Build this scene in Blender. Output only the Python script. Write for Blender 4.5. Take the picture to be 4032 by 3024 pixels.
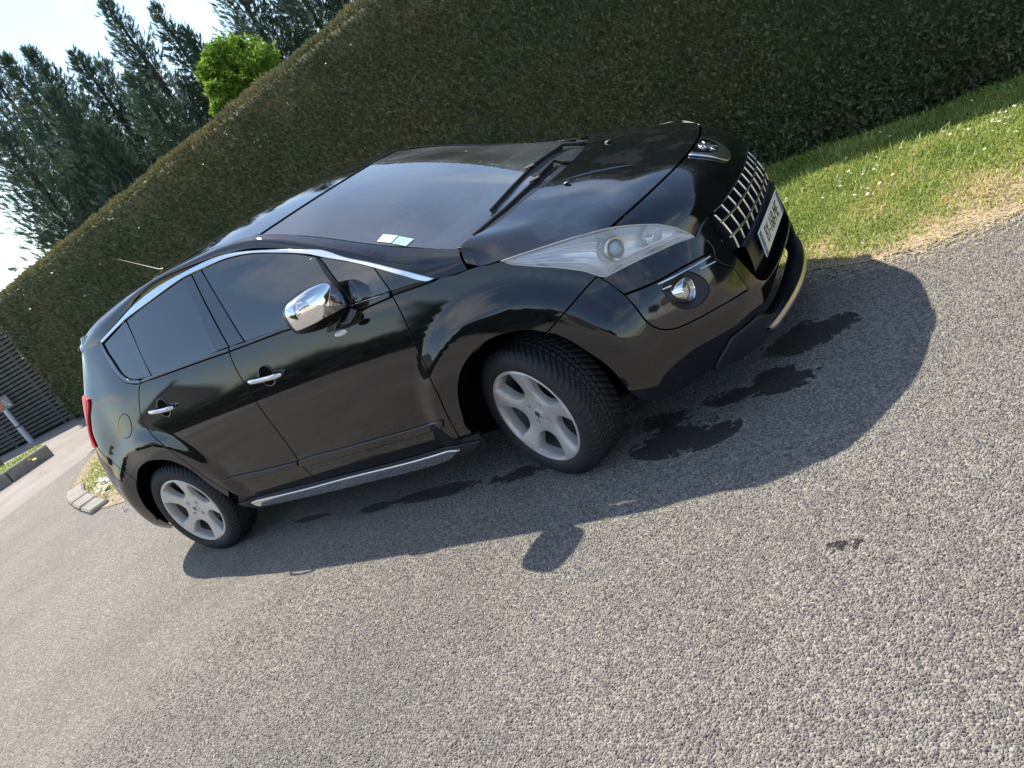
import bpy, bmesh, math, random
import numpy as np
from mathutils import Vector, Matrix
from mathutils.geometry import delaunay_2d_cdt
for o in list(bpy.data.objects): bpy.data.objects.remove(o)
SC=bpy.context.scene; COL=SC.collection
rng=np.random.default_rng(7); random.seed(7)
# ------------------------------------------------------------------ camera, sky, sun, exposure
CAM_LOC=(1.8392,-3.3974,1.5700); CAM_AZ,CAM_PITCH,CAM_ROLL=2.21195,-.32625,.53225
cam=bpy.data.cameras.new('camera'); cam.sensor_width=36; cam.lens=3147.24/4032*36; cam.clip_start=.05; cam.clip_end=2000
co=bpy.data.objects.new('camera',cam); COL.objects.link(co)
_f=Vector((math.cos(CAM_PITCH)*math.cos(CAM_AZ),math.cos(CAM_PITCH)*math.sin(CAM_AZ),math.sin(CAM_PITCH)))
_r=_f.cross(Vector((0,0,1))).normalized(); _d=_f.cross(_r)
_c,_s=math.cos(CAM_ROLL),math.sin(CAM_ROLL)
_R=_c*_r+_s*_d; _D=-_s*_r+_c*_d
co.matrix_world=Matrix(((_R.x,-_D.x,-_f.x,CAM_LOC[0]),(_R.y,-_D.y,-_f.y,CAM_LOC[1]),(_R.z,-_D.z,-_f.z,CAM_LOC[2]),(0,0,0,1)))
SC.camera=co
SUN_DIR=Vector((-.66,.33,1.0)).normalized()
SUN_EL=math.asin(SUN_DIR.z); SUN_ROT=math.atan2(SUN_DIR.x,SUN_DIR.y)
CLOUD_OFF=(1.4,9.5,0)
w=bpy.data.worlds.new('World'); SC.world=w; w.use_nodes=True
nt=w.node_tree; N=nt.nodes; L=nt.links; bg=N['Background']; bg.inputs['Strength'].default_value=.15
sky=N.new('ShaderNodeTexSky'); sky.sky_type='NISHITA'; sky.sun_disc=False; sky.sun_elevation=SUN_EL; sky.sun_rotation=SUN_ROT
sky.air_density=1.25; sky.dust_density=.5; sky.ozone_density=2.6
tc=N.new('ShaderNodeTexCoord'); sx=N.new('ShaderNodeSeparateXYZ'); L.new(tc.outputs['Generated'],sx.inputs[0])
def wmath(op,a,b=None):
    n=N.new('ShaderNodeMath'); n.operation=op
    for i,v in enumerate((a,b)):
        if v is None: continue
        if isinstance(v,(int,float)): n.inputs[i].default_value=v
        else: L.new(v,n.inputs[i])
    return n.outputs[0]
den=wmath('ADD',wmath('MAXIMUM',sx.outputs['Z'],0.0),.16)
cx=N.new('ShaderNodeCombineXYZ'); L.new(wmath('DIVIDE',sx.outputs['X'],den),cx.inputs[0]); L.new(wmath('DIVIDE',sx.outputs['Y'],den),cx.inputs[1])
cn=N.new('ShaderNodeTexNoise'); cn.inputs['Scale'].default_value=.95; cn.inputs['Detail'].default_value=7; cn.inputs['Roughness'].default_value=.55; cn.inputs['Distortion'].default_value=.25
cv=N.new('ShaderNodeVectorMath'); cv.operation='ADD'; cv.inputs[1].default_value=CLOUD_OFF; L.new(cx.outputs[0],cv.inputs[0]); L.new(cv.outputs[0],cn.inputs['Vector'])
cr=N.new('ShaderNodeValToRGB'); cr.color_ramp.elements[0].position=.53; cr.color_ramp.elements[1].position=.66; L.new(cn.outputs['Fac'],cr.inputs[0])
cm=N.new('ShaderNodeMixRGB'); L.new(wmath('MULTIPLY',cr.outputs['Color'],.85),cm.inputs[0]); L.new(sky.outputs[0],cm.inputs[1]); cm.inputs[2].default_value=(6.6,6.6,6.7,1)
L.new(cm.outputs[0],bg.inputs['Color'])
sl=bpy.data.lights.new('sun','SUN'); sl.energy=4.9; sl.angle=math.radians(.53); sl.color=(1.0,.925,.80)
so=bpy.data.objects.new('sun',sl); COL.objects.link(so); so.rotation_euler=SUN_DIR.to_track_quat('Z','Y').to_euler()
SC.view_settings.view_transform='Standard'; SC.view_settings.look='None'; SC.view_settings.gamma=1; SC.view_settings.use_curve_mapping=False
SC.view_settings.exposure=.64
SC.render.engine='CYCLES'
# ------------------------------------------------------------------ helpers
def tag(o,label=None,cat=None,group=None,kind=None):
    if label: o['label']=label
    if cat: o['category']=cat
    if group: o['group']=group
    if kind: o['kind']=kind
    return o
def empty(name,loc=(0,0,0),rz=0,parent=None):
    o=bpy.data.objects.new(name,None); COL.objects.link(o); o.location=loc; o.rotation_euler=(0,0,rz); o.empty_display_size=.1
    if parent: o.parent=parent
    return o
def mkmesh(name,V,F,mat=None,NRM=None,smooth=True):
    me=bpy.data.meshes.new(name); V=np.asarray(V,float)
    me.from_pydata(V.tolist(),[],[tuple(int(i) for i in f) for f in F])
    if mat: me.materials.append(mat)
    if smooth: me.polygons.foreach_set('use_smooth',[True]*len(me.polygons))
    me.update()
    if NRM is not None: me.normals_split_custom_set_from_vertices([tuple(n) for n in np.asarray(NRM,float)])
    return me
def fastmesh(name,V,F,mat=None,smooth=False,col=None):
    """big triangle/quad soup from numpy arrays"""
    me=bpy.data.meshes.new(name); V=np.ascontiguousarray(V,np.float32); F=np.ascontiguousarray(F,np.int32); k=F.shape[1]
    me.vertices.add(len(V)); me.vertices.foreach_set('co',V.ravel())
    me.loops.add(F.size); me.loops.foreach_set('vertex_index',F.ravel())
    me.polygons.add(len(F)); me.polygons.foreach_set('loop_start',np.arange(0,F.size,k,dtype=np.int32))
    if smooth: me.polygons.foreach_set('use_smooth',np.ones(len(F),bool))
    if mat: me.materials.append(mat)
    me.update(calc_edges=True)
    if col is not None:
        a=me.attributes.new('tint','FLOAT','POINT'); a.data.foreach_set('value',np.ascontiguousarray(col,np.float32))
    return me
def link(name,me,parent=None,loc=None):
    o=bpy.data.objects.new(name,me); COL.objects.link(o)
    if parent: o.parent=parent
    if loc is not None: o.location=loc
    return o
def merge(parts):
    V=[];F=[];n=0
    for v,f in parts:
        V.append(np.asarray(v,float)); F+= [tuple(i+n for i in q) for q in f]; n+=len(v)
    return np.vstack(V),F
def box(c,s,R=None,b=0):
    c=np.array(c,float); s=np.array(s,float)/2
    if b<=0:
        v=np.array([(x,y,z) for x in(-1,1) for y in(-1,1) for z in(-1,1)],float)*s
        f=[(0,1,3,2),(4,6,7,5),(0,4,5,1),(2,3,7,6),(0,2,6,4),(1,5,7,3)]
    else:
        b=min(b,*(s*.95)); v=[];idx={}
        for x in(-1,1):
            for y in(-1,1):
                for z in(-1,1):
                    for a in range(3):
                        p=np.array([x,y,z],float)*(s-b); p[a]+=b*(x,y,z)[a]; idx[(x,y,z,a)]=len(v); v.append(p)
        v=np.array(v); f=[]
        for a in range(3):
            o=[i for i in range(3) if i!=a]
            for sg in(-1,1):
                q=[]
                for (p0,p1) in((-1,-1),(1,-1),(1,1),(-1,1)):
                    k=[0,0,0]; k[a]=sg; k[o[0]]=p0; k[o[1]]=p1; q.append(idx[(*k,a)])
                if (sg*(1 if a!=1 else -1))<0: q=q[::-1]
                f.append(tuple(q))
        for a in range(3):
            o=[i for i in range(3) if i!=a]
            for p0 in(-1,1):
                for p1 in(-1,1):
                    k0=[0,0,0];k1=[0,0,0];k0[a]=-1;k1[a]=1
                    for k in(k0,k1): k[o[0]]=p0;k[o[1]]=p1
                    f.append((idx[(*k0,o[0])],idx[(*k1,o[0])],idx[(*k1,o[1])],idx[(*k0,o[1])]))
        for x in(-1,1):
            for y in(-1,1):
                for z in(-1,1): f.append((idx[(x,y,z,0)],idx[(x,y,z,1)],idx[(x,y,z,2)]))
    if R is not None: v=v@np.asarray(R,float).T
    return v+c,f
def tube(P,r,n=10,closed=False,cap=True,flat=1.0,up=(0,0,1)):
    P=np.asarray(P,float); m=len(P); r=np.broadcast_to(np.asarray(r,float),(m,)); V=[];F=[]
    for i in range(m):
        a=P[(i-1)%m] if closed or i>0 else P[i]; b=P[(i+1)%m] if closed or i<m-1 else P[i]
        t=(b-a)/max(np.linalg.norm(b-a),1e-9); u=np.cross(t,up)
        if np.linalg.norm(u)<1e-4: u=np.cross(t,(1,0,0))
        u/=np.linalg.norm(u); v=np.cross(u,t)
        for k in range(n):
            th=2*math.pi*k/n; V.append(P[i]+r[i]*(math.cos(th)*u+math.sin(th)*v*flat))
    for i in range(m if closed else m-1):
        for k in range(n):
            a=i*n+k;b=i*n+(k+1)%n;c=((i+1)%m)*n+(k+1)%n;d=((i+1)%m)*n+k; F.append((a,b,c,d))
    if cap and not closed: F.append(tuple(range(n))[::-1]); F.append(tuple((m-1)*n+k for k in range(n)))
    return np.array(V),F
def lathe(prof,n=64,axis='y',closed=False):
    """prof: (radius, along) pairs; axis y means spun round the y axis"""
    V=[];F=[];m=len(prof)
    for i in range(n):
        a=2*math.pi*i/n
        for r,h in prof: V.append((r*math.cos(a),h,r*math.sin(a)) if axis=='y' else ((h,r*math.cos(a),r*math.sin(a)) if axis=='x' else (r*math.cos(a),r*math.sin(a),h)))
    for i in range(n):
        for j in range(m-1 if not closed else m):
            F.append((i*m+j,i*m+(j+1)%m,((i+1)%n)*m+(j+1)%m,((i+1)%n)*m+j))
    return np.array(V),F
def fixn(me):
    bm=bmesh.new(); bm.from_mesh(me); bmesh.ops.recalc_face_normals(bm,faces=bm.faces[:]); bm.to_mesh(me); bm.free(); return me
def solid(name,parts,mat,parent=None,smooth=True,angle=35,loc=None):
    V,F=merge(parts) if isinstance(parts,list) else parts
    me=mkmesh(name,V,F,mat,smooth=False); fixn(me)
    if smooth:
        me.polygons.foreach_set('use_smooth',[True]*len(me.polygons)); me.set_sharp_from_angle(angle=math.radians(angle))
    return link(name,me,parent,loc)
# ------------------------------------------------------------------ materials
def new_mat(name):
    m=bpy.data.materials.new(name); m.use_nodes=True; return m,m.node_tree.nodes,m.node_tree.links,m.node_tree.nodes['Principled BSDF']
def pmat(name,col,rough=.5,metal=0,coat=0,coat_r=.03,bump=0,bscale=200,spec=.5,var=0,vscale=8):
    m,n,l,p=new_mat(name); p.inputs['Base Color'].default_value=(*col,1); p.inputs['Roughness'].default_value=rough; p.inputs['Metallic'].default_value=metal
    p.inputs['Coat Weight'].default_value=coat; p.inputs['Coat Roughness'].default_value=coat_r; p.inputs['Specular IOR Level'].default_value=spec
    if bump or var: t=n.new('ShaderNodeTexCoord')
    if bump:
        x=n.new('ShaderNodeTexNoise'); x.inputs['Scale'].default_value=bscale; x.inputs['Detail'].default_value=4; l.new(t.outputs['Object'],x.inputs['Vector'])
        b=n.new('ShaderNodeBump'); b.inputs['Strength'].default_value=bump; b.inputs['Distance'].default_value=.002; l.new(x.outputs['Fac'],b.inputs['Height']); l.new(b.outputs[0],p.inputs['Normal'])
    if var:
        x=n.new('ShaderNodeTexNoise'); x.inputs['Scale'].default_value=vscale; x.inputs['Detail'].default_value=5; l.new(t.outputs['Object'],x.inputs['Vector'])
        r=n.new('ShaderNodeValToRGB'); e=r.color_ramp.elements; e[0].position=.3; e[1].position=.7
        e[0].color=(*[c*(1-var) for c in col],1); e[1].color=(*[min(1,c*(1+var)) for c in col],1)
        l.new(x.outputs['Fac'],r.inputs[0]); l.new(r.outputs[0],p.inputs['Base Color'])
    return m
def glassmat(name,tint,ior=1.5,rough=0.0,dirt_haze=0.0,dcol=(.55,.58,.60)):
    m,n,l,p=new_mat(name); n.remove(p); out=n['Material Output']
    tr=n.new('ShaderNodeBsdfTransparent'); tr.inputs[0].default_value=(*tint,1)
    gl=n.new('ShaderNodeBsdfGlossy'); gl.inputs['Roughness'].default_value=rough; gl.inputs[0].default_value=(1,1,1,1)
    fr=n.new('ShaderNodeFresnel'); fr.inputs[0].default_value=ior
    mx=n.new('ShaderNodeMixShader'); l.new(fr.outputs[0],mx.inputs[0]); l.new(tr.outputs[0],mx.inputs[1]); l.new(gl.outputs[0],mx.inputs[2])
    last=mx.outputs[0]
    if dirt_haze:
        df=n.new('ShaderNodeBsdfDiffuse'); df.inputs[0].default_value=(*dcol,1)
        t=n.new('ShaderNodeTexCoord'); x=n.new('ShaderNodeTexNoise'); x.inputs['Scale'].default_value=3; x.inputs['Detail'].default_value=6; l.new(t.outputs['Object'],x.inputs['Vector'])
        r=n.new('ShaderNodeMapRange'); r.inputs[1].default_value=.3; r.inputs[2].default_value=.75; r.inputs[3].default_value=dirt_haze*.3; r.inputs[4].default_value=dirt_haze; l.new(x.outputs['Fac'],r.inputs[0])
        m2=n.new('ShaderNodeMixShader'); l.new(r.outputs[0],m2.inputs[0]); l.new(last,m2.inputs[1]); l.new(df.outputs[0],m2.inputs[2]); last=m2.outputs[0]
    l.new(last,out.inputs[0]); return m

# ------------------------------------------------------------------ body surfaces
def sbasis(k,t):
    """natural cubic spline basis matrix: values at t for unit control values on knots k"""
    k=np.asarray(k,float); n=len(k); t=np.asarray(t,float).ravel()
    h=np.diff(k); A=np.zeros((n,n)); R=np.zeros((n,n)); A[0,0]=A[-1,-1]=1
    for i in range(1,n-1):
        A[i,i-1]=h[i-1]; A[i,i]=2*(h[i-1]+h[i]); A[i,i+1]=h[i]
        R[i,i-1]+=6/h[i-1]; R[i,i]-=6/h[i-1]+6/h[i]; R[i,i+1]+=6/h[i]
    M=np.linalg.solve(A,R)
    j=np.clip(np.searchsorted(k,t)-1,0,n-2); a=(k[j+1]-t)/h[j]; b=1-a
    I=np.eye(n)
    return a[:,None]*I[j]+b[:,None]*I[j+1]+(((a**3-a)*h[j]**2/6)[:,None]*M[j]+((b**3-b)*h[j]**2/6)[:,None]*M[j+1])
def spl(k,v,t):
    return (sbasis(k,t)@np.asarray(v,float)).reshape(np.shape(t)+np.shape(v)[1:])
class Surf:
    def __init__(s,uk,vk,P,post=None):
        s.uk=np.asarray(uk,float); s.vk=np.asarray(vk,float); s.P=np.asarray(P,float); s.post=post
    def ev(s,u,v):
        u=np.asarray(u,float).ravel(); v=np.asarray(v,float).ravel()
        q=np.einsum('ni,nj,ijk->nk',sbasis(s.uk,u),sbasis(s.vk,v),s.P,optimize=True)
        return s.post(q) if s.post else q
    def nrm(s,u,v,e=1e-3):
        u=np.asarray(u,float).ravel(); v=np.asarray(v,float).ravel()
        a=s.ev(u+e,v)-s.ev(u-e,v); b=s.ev(u,v+e)-s.ev(u,v-e)
        n=np.cross(a,b); return n/np.linalg.norm(n,axis=1)[:,None]
# ---------------- side / bumper wrap : right side, y negative
ZB=[.15,.22,.30,.38,.50,.62,.74,.84,.92,1.0,1.06,1.15,1.25,1.35,1.45,1.54]
YB=[.790,.835,.874,.893,.906,.911,.911,.905,.894,.880,.868,.842,.801,.757,.710,.664]
def side_y(x,z):
    y=spl(ZB,YB,z)
    xs=[-3.0,-2.8,-2.6,-2.2,-1.6,-1.0,-.5,-.2,0,.2,.36]
    lo=[-.058,-.028,-.012,-.002,0,0,0,-.003,-.006,-.010,-.018]
    hi=[-.112,-.055,-.030,-.008,0,0,-.006,-.020,-.034,-.052,-.070]
    w=np.clip((z-.6)/.45,0,1)
    return y+(1-w)*spl(xs,lo,x)+w*spl(xs,hi,x)
LV=[.15,.22,.30,.38,.50,.62,.75,.85,.95,1.05,1.15,1.25,1.35,1.45,1.54]
SX=[-2.8,-2.613,-2.4,-2.2,-1.9,-1.5,-1.1,-.7,-.4,-.2,0,.2,.36]
REAR=[(-3.415,0),(-3.405,-.38),(-3.37,-.66),(-3.262,-.815),(-3.04,-.888)]
RX=([.15,.3,.5,.7,.9,1.1,1.3,1.45,1.54],[-3.32,-3.38,-3.415,-3.405,-3.355,-3.25,-3.10,-2.99,-2.92])
FRONT={ # z: plan points x,y from corner to centre
.15:[(.55,.775),(.70,.665),(.80,.555),(.86,.450),(.885,.37),(.905,.2),(.91,0)],
.22:[(.555,.815),(.71,.705),(.815,.585),(.875,.468),(.90,.38),(.925,.2),(.93,0)],
.30:[(.56,.845),(.72,.735),(.83,.61),(.888,.48),(.915,.39),(.942,.2),(.95,0)],
.38:[(.565,.858),(.725,.752),(.835,.625),(.893,.49),(.92,.39),(.950,.2),(.958,0)],
.50:[(.565,.862),(.72,.757),(.825,.630),(.880,.50),(.908,.40),(.935,.2),(.942,0)],
.62:[(.555,.850),(.70,.745),(.80,.622),(.857,.50),(.888,.41),(.913,.2),(.920,0)],
.75:[(.53,.803),(.665,.697),(.745,.605),(.800,.53),(.862,.40),(.888,.2),(.896,0)],
.85:[(.50,.775),(.615,.670),(.690,.580),(.745,.50),(.800,.38),(.830,.2),(.84,0)],
.95:[(.45,.74),(.55,.64),(.62,.55),(.67,.47),(.72,.36),(.75,.2),(.76,0)]}
def make_side():
    P=[]
    y5=side_y(np.array([-3.0]),np.array([.5]))[0]
    for z in LV:
        row=[]
        rx=spl(RX[0],RX[1],np.array([z]))[0]; fy=side_y(np.array([-3.0]),np.array([z]))[0]/y5
        for (x,y) in REAR:
            k=np.clip((x+2.8)/(-3.415+2.8),0,1)
            row.append((x+(rx+3.415)*k**1.0,y*fy,z))
        for x in SX: row.append((x,-side_y(np.array([x]),np.array([z]))[0],z))
        fk=z if z in FRONT else .95
        for (x,y) in FRONT[fk]: row.append((x-max(0,z-.95)*.8,-y,z))
        P.append(row)
    P=np.array(P).transpose(1,0,2)   # [u][v]
    ref=P[:,LV.index(.50)]
    uk=np.r_[0,np.cumsum(np.linalg.norm(np.diff(ref,axis=0),axis=1))]
    def post(q):
        q=q.copy(); x=q[:,0]; z=q[:,2]
        for cx,amp in ((.045,.026),(-2.585,.020)):
            r=np.hypot(x-cx,z-.33); t=np.clip((r-.50)/.115,0,1); t1=np.clip((r-.495)/.04,0,1)
            g=1-t*t*(3-2*t)
            g=g*np.clip((1.02-z)/.2,0,1)*np.clip((z-.16)/.1,0,1)
            q[:,1]-=amp*g
        return q
    return Surf(uk,LV,P,post)
SIDE=make_side()
# ---------------- hood + nose (right half, y negative)
HC=[ # xi, z centre, k, crease(x,y,z), edge(x,y,z)
(.22,1.098,.345,(.010,.780,1.094),(.020,.824,1.008)),
(.40,1.049,.35,(.203,.750,1.046),(.200,.849,.997)),
(.58,.996,.36,(.398,.712,.988),(.420,.790,.961)),
(.765,.935,.36,(.609,.655,.922),(.591,.700,.917)),
(.835,.888,.34,(.712,.585,.865),(.700,.618,.853)),
(.882,.825,.29,(.795,.510,.800),(.763,.570,.792)),
(.896,.743,.213,(.858,.410,.746),(.803,.530,.719))]
def make_top():
    P=[]
    for xi,z,k,c,e in HC:
        row=[]
        for f in (0,.3,.6,.85):
            y=c[1]*f; zz=z+(c[2]-z)*f**4
            row.append((xi-k*y*y,-y,zz))
        row.append((c[0],-c[1],c[2])); row.append((e[0],-e[1],e[2]))
        P.append(row)
    P=np.array(P)
    uk=np.r_[0,np.cumsum(np.linalg.norm(np.diff(P[:,0],axis=0),axis=1))]
    return Surf(uk,[0,.22,.44,.62,.73,.82],P)
TOP=make_top()
# ---------------- windscreen and roof
WS=[ # centre (x,z)  edge (x,y,z)
((.24,1.075),(-.005,.752,1.070)),
((.02,1.170),(-.170,.740,1.142)),
((-.30,1.305),(-.445,.712,1.258)),
((-.65,1.440),(-.790,.672,1.418)),
((-.90,1.523),(-1.040,.645,1.508))]
def make_ws():
    P=[]
    for (cx,cz),(ex,ey,ez) in WS:
        row=[]
        for f in (0,.4,.75,1.):
            w=f**2.4; row.append((cx+(ex-cx)*w, -ey*f, cz+(ez-cz)*w))
        P.append(row)
    P=np.array(P); uk=np.r_[0,np.cumsum(np.linalg.norm(np.diff(P[:,0],axis=0),axis=1))]
    return Surf(uk,[0,.28,.52,.7],P)
WSC=make_ws()
RF=[((-.90,1.527),(-1.040,.648,1.512)),((-1.25,1.590),(-1.35,.640,1.560)),((-1.7,1.612),(-1.75,.632,1.578)),((-2.2,1.604),(-2.2,.628,1.572)),((-2.7,1.575),(-2.66,.622,1.525)),((-3.08,1.50),(-2.96,.600,1.455))]
def make_roof():
    P=[]
    for (cx,cz),(ex,ey,ez) in RF:
        row=[]
        for f in (0,.4,.75,1.):
            w=f**2.4; row.append((cx+(ex-cx)*w,-ey*f,cz+(ez-cz)*w))
        P.append(row)
    P=np.array(P); uk=np.r_[0,np.cumsum(np.linalg.norm(np.diff(P[:,0],axis=0),axis=1))]
    return Surf(uk,[0,.26,.48,.63],P)
ROOF=make_roof()

# ---------------- cant rail / A pillar strip between side glass and windscreen/roof
def symm(S):
    P=np.concatenate([S.P[:,:0:-1]*np.array([1,-1,1]),S.P],axis=1)
    return Surf(S.uk,np.r_[-S.vk[:0:-1],S.vk],P,S.post)
TOP=symm(TOP); WSC=symm(WSC); ROOF=symm(ROOF)
RL=[((.022,-.832,1.010),(-.008,-.762,1.088)),((-.130,-.849,1.032),(-.172,-.745,1.146)),((-.400,-.818,1.188),(-.447,-.717,1.262)),
((-.780,-.751,1.366),(-.792,-.677,1.422)),((-1.067,-.702,1.470),(-1.042,-.650,1.512)),((-1.563,-.670,1.532),(-1.50,-.640,1.568)),
((-2.0,-.661,1.542),(-2.0,-.632,1.577)),((-2.311,-.682,1.486),(-2.36,-.628,1.558)),((-2.567,-.693,1.434),(-2.66,-.624,1.525)),((-2.82,-.668,1.392),(-2.92,-.605,1.462))]
def make_rail():
    P=[]
    for a,b in RL:
        a=np.array(a); b=np.array(b); m=(a+b)/2+np.array([0,-.013,.010]); P.append([a,m,b])
    P=np.array(P); uk=np.r_[0,np.cumsum(np.linalg.norm(np.diff(P[:,1],axis=0),axis=1))]
    return Surf(uk,[0,.05,.1],P)
RAIL=make_rail()

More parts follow.
